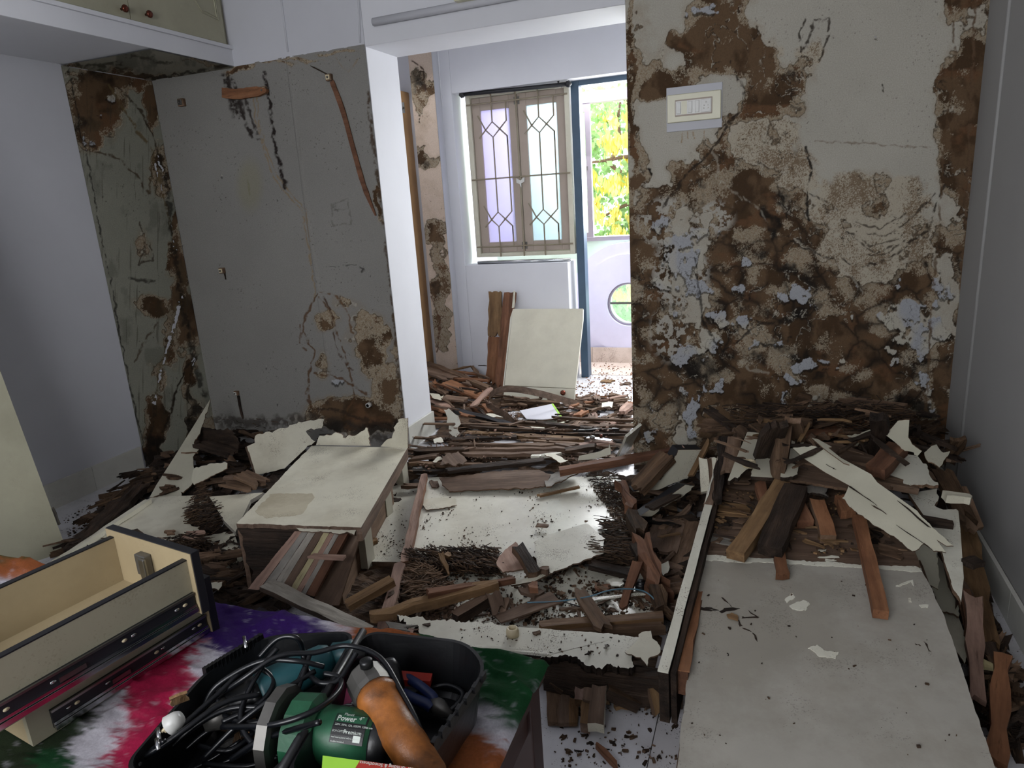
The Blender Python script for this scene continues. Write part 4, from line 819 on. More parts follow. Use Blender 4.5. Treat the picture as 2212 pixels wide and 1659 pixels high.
for k,(a,b) in enumerate([((1110,1418),(1175,1402)),((1590,1500),(1630,1510)),((1475,1545),(1500,1548)),((345,1352),(430,1358))]): plank('wood_chip',['thin brown chip right of the ivory cap','grey chip far right on the sill plank','small black chip near the right of the sill plank','brown split sunk in the left of the sill plank'][k],PK,(*a,.131),(*b,.131),.012,.004,('brown','greyw','dark','dark')[k])
# carcass under the sill plank
view(1000,1300,3.687)
plank('wardrobe_rail','dark rotten rail of the wardrobe carcass below the sill plank',PK,(640,470,.10),(1760,610,.09),.06,.075,'dark',rough=.004,roll=0)
# floor bits right of the table
blk=[((720,700,.02),(730,960,.02),.034,'brown','left brown floor strip of the small offcut group by the table leg'),((805,700,.02),(815,965,.02),.032,'mauve','middle mauve strip of the offcut group by the table leg'),((880,760,.02),(885,965,.02),.022,'tan','right tan strip of the offcut group by the table leg')]
for a,b,w_,mt,lb in blk: plank('floor_strip',lb,PK,a,b,w_,.012,mt,jag=(.004,.002))
for a,b,w_,t_,mt,tm,lb in [((940,675,.075),(925,790,.06),.026,.035,'tan','pale','small pale ribbed block on the offcut group'),((1000,680,.085),(980,790,.07),.022,.03,'mauve','mauve','mauve block between the ribbed block and the cream-ended board'),((985,770,.06),(960,975,.045),.022,.035,'mauve','tan','narrow ribbed batten stub with a cream end'),((1085,660,.085),(1055,975,.055),.036,.035,'cream','mauve','mauve board stub with a cream laminated end, the largest offcut by the table leg'),
    ((870,555,.07),(745,600,.05),.03,.03,'brown','brown','brown block behind the offcut group'),((870,560,.07),(980,610,.06),.030,.03,'tan','brown','chipped brown block touching the wardrobe rail'),((1150,655,.08),(1425,780,.03),.045,.03,'dark','rot','dark driftwood-like piece right of the offcuts'),((1515,660,.085),(1575,900,.02),.025,.02,'brown','tan','tan batten stub standing alone on the tiles'),
    ((1190,810,.02),(1390,800,.02),.022,.012,'tan','brown','tan strip on the tiles under the driftwood piece'),((1140,690,.06),(1130,800,.04),.014,.03,'tan','pale','thin pale slip beside the cream-ended stub'),((1430,830,.02),(1490,800,.02),.016,.01,'brown','brown','small brown chip left of the lone stub'),((690,570,.06),(830,680,.03),.05,.02,'rot','brown','crumbly lump behind the table leg')]:
    plank('wood_block',lb,PK,a,b,w_,t_,mt,topmat=tm,jag=(.004,.004) if 'cream' in lb else (.008,.008))
plank('twisted_root_stick','twisted red-brown splinter on the white tiles near the bottom edge',PK,(1055,1120,.02),(1240,1330,.012),.016,.012,'red',rough=.003,taper=.8,jag=(.02,.02))
crumbs('wood_crumbs','dark crumbs scattered on the white tiles in front of the rail',[(700,640),(1740,640),(1720,1320),(700,1320)],flat(.001),300,sz=(.0012,.010),mats=('dark','rot','brown'),cluster=24)
scatter('wood_chip','small dark chip lying on the white tiles near the table','chip','dark chips on the white tiles',[(760,980),(1700,900),(1700,1300),(760,1200)],flat(.001),16,L=(.01,.03),w=(.005,.012),t=(.003,.006),mats=('dark','rot'),zj=.004,jag=1)
scatter('splinter','dark splinter lying before the wardrobe rail','splinter','splinters before the wardrobe rail',[(690,540),(1500,680),(1720,720),(1700,860),(1150,720),(700,680)],flat(.004),40,L=(.03,.10),w=(.008,.02),t=(.004,.01),mats=('dark','rot','brown'),zj=.03,jag=1)
# ---------------- lying cabinet, left centre (crop E)
view(300,860,3.687)
zc_=.30; ct=[PZ(*v2(*q),zc_) for q in ((1375,380),(2140,395),(1770,1030),(775,997))]
cb=empty('lying_cabinet',PZ(*v2(1400,1000),0),'cream cabinet lying down with a dark rotten front and torn upright rear edge','cabinet')
slab('top_panel',[(1375,380),(2140,395),(1770,1030,.6),(775,997,.6)],flat(zc_),.016,('cream','mauve'),cb,grain=((1375,380),(775,997)))
def vboard(name,p,q,z0,z1,t,mat,parent,jag=.003):
    """vertical board between floor points p and q"""
    A=Vector((p.x,p.y,z1));B=Vector((q.x,q.y,z1)); L=(B-A).length; vs,fs=plank_mesh(name,L,z1-z0,t,(jag,jag),.001)
    x=(B-A).normalized(); y=Vector((0,0,1)); z=x.cross(y); m_=Matrix((x,y,z)).transposed().to_4x4(); m_.translation=A-Vector((0,0,(z1-z0)/2)); return mk(name,vs,fs,mat,parent,None,m_)
fl_,nl_,nr_,fr_=ct[0],ct[3],ct[2],ct[1]
slab('worn_patch',[(1040,765,1),(1380,758,2),(1400,790,2),(1290,925,2),(1000,950,2),(925,900,2)],flat(zc_+.0006),.0006,('worn','worn'),cb)
vboard('front_board',nl_,nl_.lerp(nr_,.55),.02,zc_-.017,.018,'dark',cb,.02); vboard('side_board',fl_,nl_,.0,zc_-.017,.016,'mauve',cb)
vboard('edge_lipping',nr_.lerp(fr_,.0)+Vector((0,0,0)),fr_,zc_-.05,zc_-.017,.02,'mauve',cb)
for x_,y_,w_ in ((1725,1270,.10),(1935,900,.05),(2070,650,.05)):
    b=PZ(*v2(x_,y_),.06); z0=.0
    box('leg_block',b.x-w_/2,b.x+w_/2,b.y,b.y+.05,z0,zc_-.05,'cream_clean',cb,mw=None)
vboard('inner_board',nl_.lerp(nr_,.78),fl_.lerp(fr_,.8),.0,zc_-.017,.016,'brown',cb)
Yb=(fl_.y+fr_.y)/2+.012
pv=(Vector((0,Yb,0)),Vector((0,-1,0)))
slab('torn_rear_edge',[(1410,375),(1425,330,3),(1440,300,3),(1610,285,3),(1625,315,3),(1800,250,3),(1822,240,2),(1845,380)],pv,.006,('cream','mauve'),cb); slab('torn_rear_edge',[(1925,385),(1960,345,2),(2015,320,3),(2030,235,2),(2065,170,1.5),(2140,158),(2142,398)],pv,.006,('cream','mauve'),cb)
# striped core board
bbp=plane((640,1146,.285),(757,1150,.285),(545,1270,.11))
bb=empty('striped_core_board',PL(600,1210,bbp),'striped core board of red, grey and yellow strips sliding down from the lying cabinet','board')
top=[(1240,1060),(1300,1062),(1350,1064),(1410,1066),(1470,1068),(1520,1070),(1560,1072),(1600,1074),(1665,1078)]; bot=[(865,1520),(955,1528),(1040,1530),(1120,1535),(1195,1540),(1245,1548),(1290,1552),(1330,1560),(1395,1582)]
mt=['pale','orange','greyw','greyw','mauve','yellow','pale','greyw','red']
for k in range(8):
    slab('core_strip',[(top[k][0]+1.5,top[k][1]),(top[k+1][0]-1,top[k+1][1]),(bot[k+1][0]-1,bot[k+1][1],.5),(bot[k][0]+1.5,bot[k][1],.5)],bbp,.016+.002*(k%2),(['pale','greyw','greyw','mauve','yellow','pale','greyw','red'][k],'red'),bb,grain=((top[k][0],top[k][1]),(bot[k][0],bot[k][1])))
slab('face_veneer',[(1245,1030,1),(1730,1050,1),(1715,1090,2),(1640,1072,2),(1280,1056,2)],plane((640,1140,.29),(770,1146,.29),(640,1150,.286)),.004,('cream','mauve'),bb)
sheet('ply_sheet','dark red-brown ply sheet under the striped core board',SH,[(1670,1090),(1765,1100),(1590,1650,1),(1380,1640,1)],plane((755,1156,.25),(778,1158,.25),(730,1307,.06)),.006,('mauve','brown'))
plank('wood_strip','short pale stick laid across the striped core board',PK,(1330,1243,.235),(1640,1263,.235),.022,.008,'pale',jag=(.02,.002))
plank('hanging_rail','dark grey slat with an oval hole lying between the core board and the cloth',PK,(1015,1470,.17),(1830,1850,.13),.05,.016,'dark',topmat='greyw',jag=(.002,.002))
sheet('ply_fragment','dark curled ply hanging at the front of the lying cabinet',SH,[(870,1150,3),(1030,1150,3),(1110,1200,2),(1040,1290,3),(960,1330,3),(900,1290,3)],plane(PZ(*v2(870,1150),.2),PZ(*v2(1110,1200),.2),PZ(*v2(950,1330),.05)),.005,('brown','dark'))
plank('wood_block','small tan block end by the cabinet legs',PK,(1830,1150,.05),(1895,1110,.05),.03,.02,'tan'); 
# tilted boxy panel behind
tp_=plane((533,965,.22),(560,1025,.08),(690,915,.24))
bx=empty('broken_board',PL(600,970,tp_),'cream panel with a torn upper edge and thick brown end, tilted behind the lying cabinet','panel')
slab('laminate',[(860,385),(925,355,2),(920,330,5),(940,290,3),(1200,215,2),(1350,180,2),(1475,170,5),(1455,240,3),(1330,262,2),(1405,345,2),(1330,400),(1160,560,1),(935,612,.6)],tp_,.004,('cream','brown'),bx); 
slab('core',[(858,386),(1300,262),(1380,350),(1155,556),(932,610)],(tp_[0]-tp_[1]*.004,tp_[1]),.03,('mauve','mauve'),bx)
# tall pointed veneer in the corner
tv=plane(PZ(330,1070,.05),PZ(430,1060,.06),PY(450,868,2.95))
sheet('tall_veneer_shard','tall pointed cream shard leaning in the left corner','panel',[(570,5),(545,110,2),(505,215,3),(470,300,3),(440,375,2),(485,400,1),(430,470,1),(440,560,2),(420,690,4),(330,745,3),(340,780),(85,790),(140,690),(300,440),(430,230)],tv,.006,('thin','brown'),grain=((570,5),(85,790)))
sheet('veneer_shard','cream wing-shaped shard right of the tall pointed one','panel',[(440,560,2),(560,522,2),(600,520,2),(705,518),(700,560,1),(560,630,1),(440,692,1),(420,660,2)],plane((420,1020,.14),(490,1003,.18),(420,1045,.10)),.005,('thin','brown'))
plank('splinter','thin dark splinter stuck across the tall pointed shard',PK,(345,432,.28),(475,430,.25),.02,.006,'brown')
sheet('ply_fragment','dark square ply fragment in the corner behind the tall shard',SH,[(500,230,3),(700,240,3),(800,360,4),(740,430,4),(560,420,3),(440,370,3)],plane(PZ(*v2(500,230),.22),PZ(*v2(800,360),.2),PZ(*v2(560,420),.1)),.006,('dark','dark'))
# flat whitish sheets, bottom left
view(0,600,2.458)
wp_=plane((325,1075,.065),(430,1070,.075),(130,1220,.03))
sheet('fallen_board','whitish sheet with splintered right edge lying below the tall shard',SH,[(800,1168),(900,1160),(1050,1155,2),(1060,1200,4),(1030,1260,4),(990,1300,3),(1060,1320,6),(1060,1340,6),(960,1380,1),(500,1380,1),(640,1270)],wp_,.008,('cream','brown'))
sheet('fallen_board','whitish sheet with a pale batten along its left edge, nearest the drawers',SH,[(505,1386),(900,1384,2),(1060,1375,5),(900,1430,4),(930,1470,4),(700,1500,2),(450,1520,2),(280,1532),(400,1450)],(wp_[0]-Vector((0,0,.004)),wp_[1]),.008,('white','brown'))
plank('batten','cream edge batten along the left of the whitish sheets',PK,(790,1172,.085),(240,1540,.05),.030,.02,'cream')
plank('batten','dark bark-like board lying between the skirting and the whitish sheets',PK,(770,1075,.07),(380,1440,.05),.09,.03,'dark',rough=.008,jag=(.05,.05))
sheet('fallen_board','cream panel with a raised edge between the whitish sheet and the lying cabinet',SH,[(1112,1162),(1400,1140),(1330,1180),(1250,1350),(1190,1290)],plane((452,1073,.12),(565,1065,.12),(505,1148,.10)),.018,('cream','greyw'))
sheet('fallen_board','pale green-cream panel on the floor in front of the lying cabinet',SH,[(1060,1380,1),(1240,1345),(1290,1500,2),(1200,1560,3),(1000,1480,3),(980,1430,3)],flat(.03),.008,('cream','brown'))
sheet('veneer_scrap','cream shard on the floor just right of the drawer front',SH,[(1050,1620,2),(1180,1610,2),(1160,1659,3),(1060,1659,2)],flat(.06),.006,('cream','brown'))
sheet('veneer_scrap','small cream corner between the rot and the raised-edge panel',SH,[(1040,1200,1),(1100,1160,1),(1110,1175,1),(1060,1210,1)],flat(.10),.004,('thin','brown'))
strands('rotten_fibres','dark curled rot wedge between the whitish sheet and the raised-edge panel',[(1100,1180),(1180,1300),(1160,1370),(1000,1310),(1040,1230)],flat(.05),700,zj=.08,th=(.9,.5))
strands('rotten_fibres','dark rot at the lower right of the whitish sheets',[(900,1430),(1060,1400),(1120,1440),(940,1520),(880,1490)],flat(.04),500,zj=.05,th=(.2,.5))
strands('rotten_fibres','dark shredded rot along the back wall behind the tilted panel',[(1120,760),(1700,760),(2050,800),(2100,860),(1700,880),(1100,830)],flat(.03),1400,zj=.12,th=(0,.4))
for i,(a,b,w_,mm,lb) in enumerate([((700,1330,.09),(760,1375,.08),.03,'dark','dark curled flake standing on the joint of the whitish sheets'),((860,1350,.09),(940,1345,.08),.04,'brown','brown notched block on the joint of the whitish sheets'),((960,1352,.085),(1110,1345,.09),.02,'pale','pale splinter at the right end of the sheet joint'),((960,1375,.085),(1100,1385,.085),.02,'pale','lower pale splinter at the right end of the sheet joint'),((1000,1400,.07),(1090,1380,.07),.02,'orange','orange splinter at the right end of the sheet joint'),((330,1525,.06),(470,1500,.06),.05,'mauve','brown peeled oval patch at the near end of the whitish sheets')]):
    plank('splinter',lb,PK,a,b,w_,.008,mm,jag=(.03,.03))
crumbs('wood_crumbs','brown crumbs on the bare corner tiles by the left skirting',[(330,1270),(640,1130),(760,1100),(520,1300),(380,1420)],flat(.001),220,sz=(.002,.010))
crumbs('wood_crumbs','brown crumbs on the floor in front of the lying cabinet',[(960,1420),(1280,1380),(1300,1640),(1000,1640)],flat(.03),500,sz=(.002,.012))
cg='dark termite-eaten chunks heaped along the left back wall'
scatter('rotten_chunk','dark termite-eaten chunk in the heap along the left back wall','chunk',cg,[(780,930),(900,880),(1120,780),(1400,830),(1330,1000),(1200,1160),(1080,1150),(900,1180)],flat(.03),85,L=(.05,.2),w=(.02,.06),t=(.008,.02),th=(.3,.7),mats=('dark','rot','dark','brown'),zj=.07,tilt=.18,jag=1)
scatter('rotten_chunk','dark termite-eaten chunk between the left skirting and the whitish sheets','chunk','dark chunks beside the left skirting',[(700,1040),(860,980),(800,1150),(500,1330),(330,1500),(380,1420),(560,1230)],flat(.01),60,L=(.05,.18),w=(.02,.06),t=(.006,.018),th=(1.0,.5),mats=('dark','rot'),zj=.05,tilt=.12,jag=1)
scatter('rotten_chunk','dark chunk on the floor between the drawers and the lying cabinet','chunk','dark chunks beside the drawers',[(930,1540),(1250,1520),(1350,1659),(1450,1740),(1700,1800),(1100,1680)],flat(.02),40,L=(.05,.2),w=(.02,.06),t=(.006,.018),th=(.2,.6),mats=('dark','rot','brown'),zj=.06,tilt=.1,jag=1)
scatter('rotten_chunk','dark chunk under the torn rear edge of the lying cabinet','chunk','dark chunks behind the lying cabinet',[(1700,790),(2100,790),(2120,900),(1650,900)],flat(.03),50,L=(.05,.2),w=(.02,.05),t=(.008,.02),th=(.1,.5),mats=('dark','rot'),zj=.15,tilt=.2,jag=1)
for a,b,w_,mt_,lb in [((1200,1075,.14),(1370,1110,.14),.09,'brown','wide brown board on the rot left of the lying cabinet'),((1190,1050,.15),(1420,1070,.15),.035,'mauve','narrow brown board over the wide one left of the lying cabinet'),((1260,1030,.17),(1400,1090,.15),.08,'brown','cracked brown plate topping the rot left of the lying cabinet'),((1180,1020,.12),(1310,1010,.12),.04,'dark','dark board end by the wing-shaped shard'),((1050,870,.2),(1250,930,.16),.10,'dark','broad dark board leaning behind the tilted panel')]:
    plank('board',lb,PK,a,b,w_,.012,mt_,jag=(.03,.03))
# leaning cream door at far left
p0=PZ(145,1190,0); e_=(PZ(20,1232,0)-p0).normalized()*.32; u_=(PX(0,800,-2.87)-p0).normalized()*1.75; n_=u_.cross(e_).normalized()
if n_.dot(C0-p0)<0: n_=-n_
T(mk('leaning_door',[q-n_*t for t in (0,.018) for q in (p0,p0+e_,p0+e_+u_,p0+u_)],BF,'loft'),'plain cream-green wardrobe door leaning at the far left of the room','door')
plank('batten','thin dark lath standing at the foot of the leaning door',PK,(280,1215,.12),(320,1315,.02),.012,.01,'greyw')
# ---------------- right: big carcass with grey board
gp=plane((1510,1205,.30),(1990,1225,.30),(1465,1659,.245))
gc=empty('wardrobe_carcass',PZ(1600,1300,0),'big wardrobe carcass lying by the right wall, grey board near and bare brown ply far','wardrobe')
view(0,0,1)
slab('grey_board',[(1510,1207,.8),(1750,1215),(1990,1227,1),(2040,1330,1.2),(2090,1480,1.2),(2150,1659,1),(2200,1820),(1442,1820),(1468,1620,1.2),(1490,1390,1)],gp,.012,('grey','brown'),gc,grain=((1510,1207),(1990,1227)),jstep=9)
slab('bare_ply',[(1513,1205),(1990,1225,1),(1960,1150,3),(1880,985,2),(1700,965),(1575,945),(1545,1090)],(gp[0]-gp[1]*.003,gp[1]),.010,('mauve','brown'),gc,grain=((1513,1205),(1990,1225)))
slab('plaster_seam',[(1512,1198,1.2),(1700,1208,1.5),(1985,1226,1.2),(1992,1235,1.2),(1700,1218,1.2),(1512,1209,1)],(gp[0]+gp[1]*.001,gp[1]),.003,('white','white'),gc,jstep=6)
G=lambda x,y,dz=0: PL(x,y,gp)-Vector((0,0,dz))
vboard('side_board',G(1515,1205),G(1440,1810),.0,.225,.016,'brown',gc); vboard('side_board',G(1540,1090),G(1515,1205),.0,.27,.016,'brown',gc); vboard('side_board',G(2000,1240),G(2195,1810),.0,.225,.016,'brown',gc); vboard('side_board',G(1965,1150),G(1990,1225),.0,.27,.016,'brown',gc)
vboard('cross_board',G(1530,1120),G(1965,1150),.0,.26,.016,'dark',gc); vboard('cross_board',G(1600,960),G(1870,985),.0,.29,.016,'dark',gc)
# cracks, holes and plaster dabs on the board
for q in ([(1503,1312),(1550,1318),(1566,1324),(1580,1317),(1600,1315)],):
    plank('crack_gap',None,None,G(1502,1312)+gp[1]*.001,G(1556,1319)+gp[1]*.001,.013,.0015,'dark',parent=gc,world=True,jag=(.01,.02)); plank('crack_gap',None,None,G(1548,1322)+gp[1]*.001,G(1604,1314)+gp[1]*.001,.016,.0015,'dark',parent=gc,world=True,jag=(.02,.02),taper=.4)
for a,b in (((1560,1290),(1582,1312)),((1592,1335),(1602,1355)),((1602,1355),(1625,1366)),((1625,1366),(1637,1388)),((1615,1318),(1640,1335)),((1600,1334),(1640,1333)),((1995,1384),(2010,1410)),((1975,1390),(1990,1396)),((1570,1410),(1575,1418))):
    plank('crack_line',None,None,G(*a)+gp[1]*.0008,G(*b)+gp[1]*.0008,.0022,.001,'dark',parent=gc,world=True,jag=(.004,.004))
plank('torn_flake',None,None,G(1567,1330)+gp[1]*.006,G(1597,1338)+gp[1]*.006,.022,.004,'tan',parent=gc,world=True,jag=(.01,.01))
for pts,lb in (([(1695,1295,1.5),(1712,1281,1),(1718,1290,1.5),(1700,1302,1.2)],''),([(1705,1308,2),(1735,1296,1.5),(1750,1305,1.5),(1740,1318,1),(1712,1315,1)],''),([(1745,1400,1.5),(1765,1392,1),(1780,1405,1.5),(1812,1408,1.5),(1805,1422,1.5),(1770,1418,1.5)],''),([(1935,1265),(1960,1255,1),(1972,1252),(1974,1266),(1968,1256,1),(1945,1266,1)],''),([(1985,1306,1),(2006,1306,1),(2004,1312,1),(1990,1312,1)],''),([(1962,1292,1),(1968,1292,1),(1969,1300,1),(1963,1300,1)],'')):
    slab('plaster_dab',pts,(gp[0]+gp[1]*.002,gp[1]),.003,('white','white'),gc,jstep=4)
for a,b in (((1762,1190),(1795,1190)),((1765,1204),(1815,1203)),((1770,1210),(1810,1210))): plank('paint_smear',None,None,G(*a)+gp[1]*.001,G(*b)+gp[1]*.001,.008,.001,'white',parent=gc,world=True,jag=(.02,.02))
crumbs('wood_crumbs','few dark specks lying on the grey board',[(1510,1240),(1980,1240),(2100,1640),(1480,1640)],(gp[0]+gp[1]*.001,gp[1]),46,sz=(.0015,.008),mats=('dark','rot'))
# rotten pits and flakes of the bare ply
view(1500,860,3.403)
for a,b,w_,mt_,dz in [((190,870),(310,900),.05,'dark',.002),((320,900),(400,930),.035,'brown',.004),((130,860),(420,870),.02,'tan',.006),((110,930),(180,960),.05,'tan',.006),((90,1020),(300,1060),.05,'greyw',.003),((180,700),(440,760),.09,'brown',.008),((150,800),(440,840),.07,'tan',.006),((1290,1030),(1340,1090),.03,'dark',.003),((1380,1060),(1480,1080),.02,'dark',.004),((1300,960),(1440,1010),.07,'dark',.002),((1330,1100),(1560,1160),.06,'brown',.003),((650,960),(730,1000),.03,'red',.012),((640,640),(780,700),.05,'dark',.004),((260,640),(420,650),.05,'brown',.02)]:
    A=PL(*v2(*a),gp)+gp[1]*dz; B=PL(*v2(*b),gp)+gp[1]*dz; plank('torn_flake',None,None,A,B,w_,.004,mt_,parent=gc,world=True,jag=(.02,.02))
# door standing on edge at left of the carcass
dd=empty('standing_shutter',PZ(1500,1300,0),'white-edged wardrobe door standing on its long side left of the grey board','door')
A=PZ(1571,940,.40);B=PZ(1432,1450,.295)
def edgeboard(name,A,B,hgt,t,mat,parent,jag=.003,top=None,roll=0):
    x=(B-A).normalized(); y=Vector((0,0,1)).cross(x).normalized(); L=(B-A).length; vs,fs=plank_mesh(name,L,t,hgt,(jag,jag),.0008); m_=Matrix((x,y,x.cross(y))).transposed().to_4x4(); m_.translation=A
    return mk(name,vs,fs,mat,parent,None,m_)
M_=A.lerp(B,.42)
edgeboard('face_upper',A,M_,.24,.026,'mauve',dd); edgeboard('face_lower',M_-Vector((0,0,.004)),B-Vector((0,0,.004)),.14,.022,'dark',dd); plank('edge_lipping',None,None,M_,B,.023,.004,'white',parent=dd,world=True,rough=.0004,jag=(0,0))
off=Vector((.020,.004,-.006)); edgeboard('edge_strip',A.lerp(B,.03)+off,B+off,.14,.012,'dark',dd)
edgeboard('core_batten',PZ(1508,1262,.286),PZ(1469,1452,.282),.06,.036,'red',dd,.004); plank('core_batten_top',None,None,PZ(1508,1262,.289),PZ(1469,1452,.285),.034,.003,'orange',parent=dd,world=True)
plank('paint_line',None,None,A.lerp(B,.02)+Vector((-.010,0,.002)),A.lerp(B,.42)+Vector((-.010,0,.002)),.005,.002,'white',parent=dd,world=True)
# ---------------- plank heap (crop D)
def gz(x,y,dz): return PL(*v2(x,y),(gp[0]+gp[1]*dz,gp[1]))
def hp(name,lb,a,b,da,db,w_,t_,mt_,cat=PK,**k): return plank(name,lb,cat,gz(*a,da),gz(*b,db),w_,t_,mt_,world=True,**k)
hp('batten','pale tan batten leaning across the bare ply, left of the black one',(650,600),(302,1130),.085,.045,.050,.03,'tan',topmat='tan',jag=(.01,.002))
hp('batten','blackened thick batten with a grey patch, leaning beside the pale tan one',(750,625),(545,1095),.10,.055,.066,.035,'dark',jag=(.01,.006))
hp('batten','red batten half hidden under the two leaning battens',(480,600),(575,950),.05,.02,.032,.025,'red')
hp('batten','short red batten end right of the blackened batten',(745,735),(822,900),.05,.035,.046,.03,'red',jag=(.01,.002))
hp('batten','short brown batten with a white smear at its end, middle of the heap',(905,735),(990,1010),.055,.035,.042,.03,'brown',topmat='orange',jag=(.01,.002))
hp('batten','long red-orange batten reaching out over the grey board',(1215,850),(1372,1560),.055,.032,.034,.026,'orange',jag=(.01,.002))
hp('splinter','light brown twisted batten piece below the blackened batten',(615,1075),(655,1310),.03,.022,.030,.02,'orange',jag=(.01,.03))
hp('batten','orange stub under the long cream veneer',(1085,700),(1140,830),.05,.04,.04,.03,'orange')
hp('wood_block','red brick-like offcut resting on the upper right of the heap',(1500,330),(1325,515),.16,.14,.060,.035,'red',jag=(.004,.012))
hp('board','wide brown board with a square cut end under the cream veneer',(1290,560),(1645,630),.10,.085,.085,.02,'brown',jag=(.01,.004))
hp('batten','cream-faced batten poking toward the right wall',(1790,690),(2068,722),.13,.12,.030,0.022,'cream_clean')
hp('batten','dark rotten stick on the right-hand cream panel',(1640,870),(1908,915),.06,.055,.028,.02,'dark')
hp('wood_chip','dark bark-like chip at the right edge of the heap',(1985,1205),(2120,1170),.05,.05,.035,.015,'dark')
hgt=lambda z: z
for a,b,w_,t_,mt_,lb in [((560,330,.42),(1340,130,.44),.05,.03,'red','long red-brown beam lying against the damaged wall behind the heap'),((1368,95,.62),(1350,440,.38),.045,.03,'dark','dark upright post leaning on the damaged wall'),((620,145,.60),(500,420,.42),.07,.025,'dark','blackened wide board leaning on the damaged wall over the cream boards'),((655,190,.56),(600,620,.40),.05,.03,'rot','crumbly termite-eaten red board leaning over the cream boards'),((725,130,.58),(770,290,.46),.05,.02,'brown','brown board end leaning on the damaged wall'),((310,200,.46),(390,300,.42),.06,.012,'brown','torn brown ply corner left of the cream boards'),((870,240,.47),(800,330,.42),.03,.02,'brown','small splintered board behind the cream boards'),
    ((240,290,.13),(90,335,.11),.035,.02,'red','red batten end poking left out of the heap'),((1960,270,.45),(1830,480,.30),.05,.015,'rot','jagged brown splinter pointing up at the right wall'),((1740,500,.34),(1780,640,.30),.05,.012,'brown','brown flake on the upper right cream panel'),((300,270,.44),(250,560,.40),.05,.012,'brown','rotten brown board beside the standing door'),((215,260,.43),(150,760,.37),.03,.02,'dark','dark rotten edge along the standing door')]:
    plank('board' if w_>.05 else 'batten',lb,PK,a,b,w_,t_,mt_,jag=(.02,.03),rough=.004 if mt_ in('rot','dark') else .0015)
Hh=lambda dz:(gp[0]+gp[1]*dz,gp[1])
sheet('ply_sheet','large brown ply sheet under the cream veneer at the top of the heap',SH,[(690,300,2),(1080,330,1),(1110,345),(1320,425,1),(1290,560,1),(1120,665,1),(860,620,1),(640,590,1)],Hh(.075),.008,('mauve','brown'),grain=((640,590),(1120,665)))
sheet('veneer_board','left cream board with a ring cap on it, top left of the heap',SH,[(388,250,1),(490,255,1),(465,330,2),(480,360,2),(430,480,1),(330,580,3),(320,590,3),(245,606),(300,460)],Hh(.085),.014,('cream_clean','dark'))
sheet('veneer_board','small cream board between the left board and the rotten red board',SH,[(480,380,2),(560,400,2),(575,585),(415,575,2),(430,500,2)],Hh(.083),.012,('cream_clean','dark'))
sheet('veneer_board','second tall cream board right of the rotten red board',SH,[(678,288,1),(812,302,2),(770,420,1),(758,560,2),(632,578,1),(650,440)],Hh(.10),.012,('cream_clean','dark'))
sheet('long_veneer','long cracked cream veneer lying diagonally over the whole heap',SH,[(722,366,1),(860,350,1),(930,360),(1300,560),(1345,620),(1640,830,1),(1760,960,1),(1905,1085,1),(1850,1085),(1780,1040),(1850,1135,1),(1760,1125,1),(1690,1065,2),(1600,1125,2),(1500,1040,1),(1345,945,2),(1240,865,2),(1130,785,2),(1085,735,2),(1135,640),(960,545),(800,440)],plane(gz(722,366,.17),gz(1300,560,.16),gz(1600,1125,.065)),.004,('thin','brown'),grain=((722,366),(1850,1135)))
for a,b in (((1130,640),(1360,800)),((1480,930),(1760,1120)),((1480,740),(1740,960)),((960,480),(1060,540)),((1290,770),(1420,860))):
    q=plane(gz(722,366,.173),gz(1300,560,.163),gz(1600,1125,.068)); plank('crack_line','hairline split in the long diagonal veneer, '+('left of centre','lower right','upper right','upper left','centre')[[1130,1480,1480.5,960,1290].index(a[0]) if a!=(1480,740) else 2],'crack',PL(*v2(*a),q),PL(*v2(*b),q),.003,.0008,'dark',world=True,taper=.3)
sheet('veneer_strip','narrow cream veneer strip along the top of the diagonal veneer',SH,[(862,292,1),(905,300),(1010,358),(985,365),(1140,490),(1100,478),(985,395),(940,360)],Hh(.19),.003,('thin','brown'))
sheet('veneer_scrap','small torn cream square against the damaged wall',SH,[(1018,220,2),(1075,212,1),(1105,225,2),(1100,320,2),(1060,338,2),(1012,310,2)],plane(PY(1820,935,2.9),PY(1800,955,2.86),PY(1790,930,2.9)),.003,('thin','brown'))
sheet('veneer_scrap','crumpled cream veneer scrap beside the torn square',SH,[(1120,275,2),(1180,262,2),(1320,235,2),(1310,270,2),(1225,285,2),(1200,350,2),(1160,350,2),(1150,300,2)],Hh(.14),.003,('thin','brown'))
sheet('veneer_scrap','white-faced dark flake in the middle of the heap',SH,[(815,650,2),(900,640,2),(985,655,2),(960,700,2),(985,725,1),(900,700,2),(810,680,2)],Hh(.06),.008,('greyw','dark'))
sheet('veneer_sheet','torn grey-cream veneer curling up at the right wall end of the heap',SH,[(1495,168,1),(1580,160),(1572,290,2),(1600,340,1),(1672,390,2),(1640,425,2),(1520,370,1),(1470,320),(1405,270,1),(1450,220)],plane(gz(1500,170,.26),gz(1670,400,.16),gz(1405,270,.2)),.003,('thin','brown'))
sheet('fallen_board','speckled cream panel with stepped torn edge at the right of the heap',SH,[(1490,400),(1640,425,3),(1680,480,3),(1715,500,3),(1750,600,3),(1795,640,2),(1440,645),(1430,480)],Hh(.09),.01,('dusty','brown'))
sheet('veneer_scrap','leaf-shaped cream veneer stuck against the right wall',SH,[(1690,400,2),(1780,340,1),(1830,400,1),(1880,390,2),(1800,510,2),(1700,440,2)],plane(PX(2020,980,.60),PX(2050,990,.66),PX(2030,1005,.60)) if False else Hh(.15),.003,('thin','brown'))
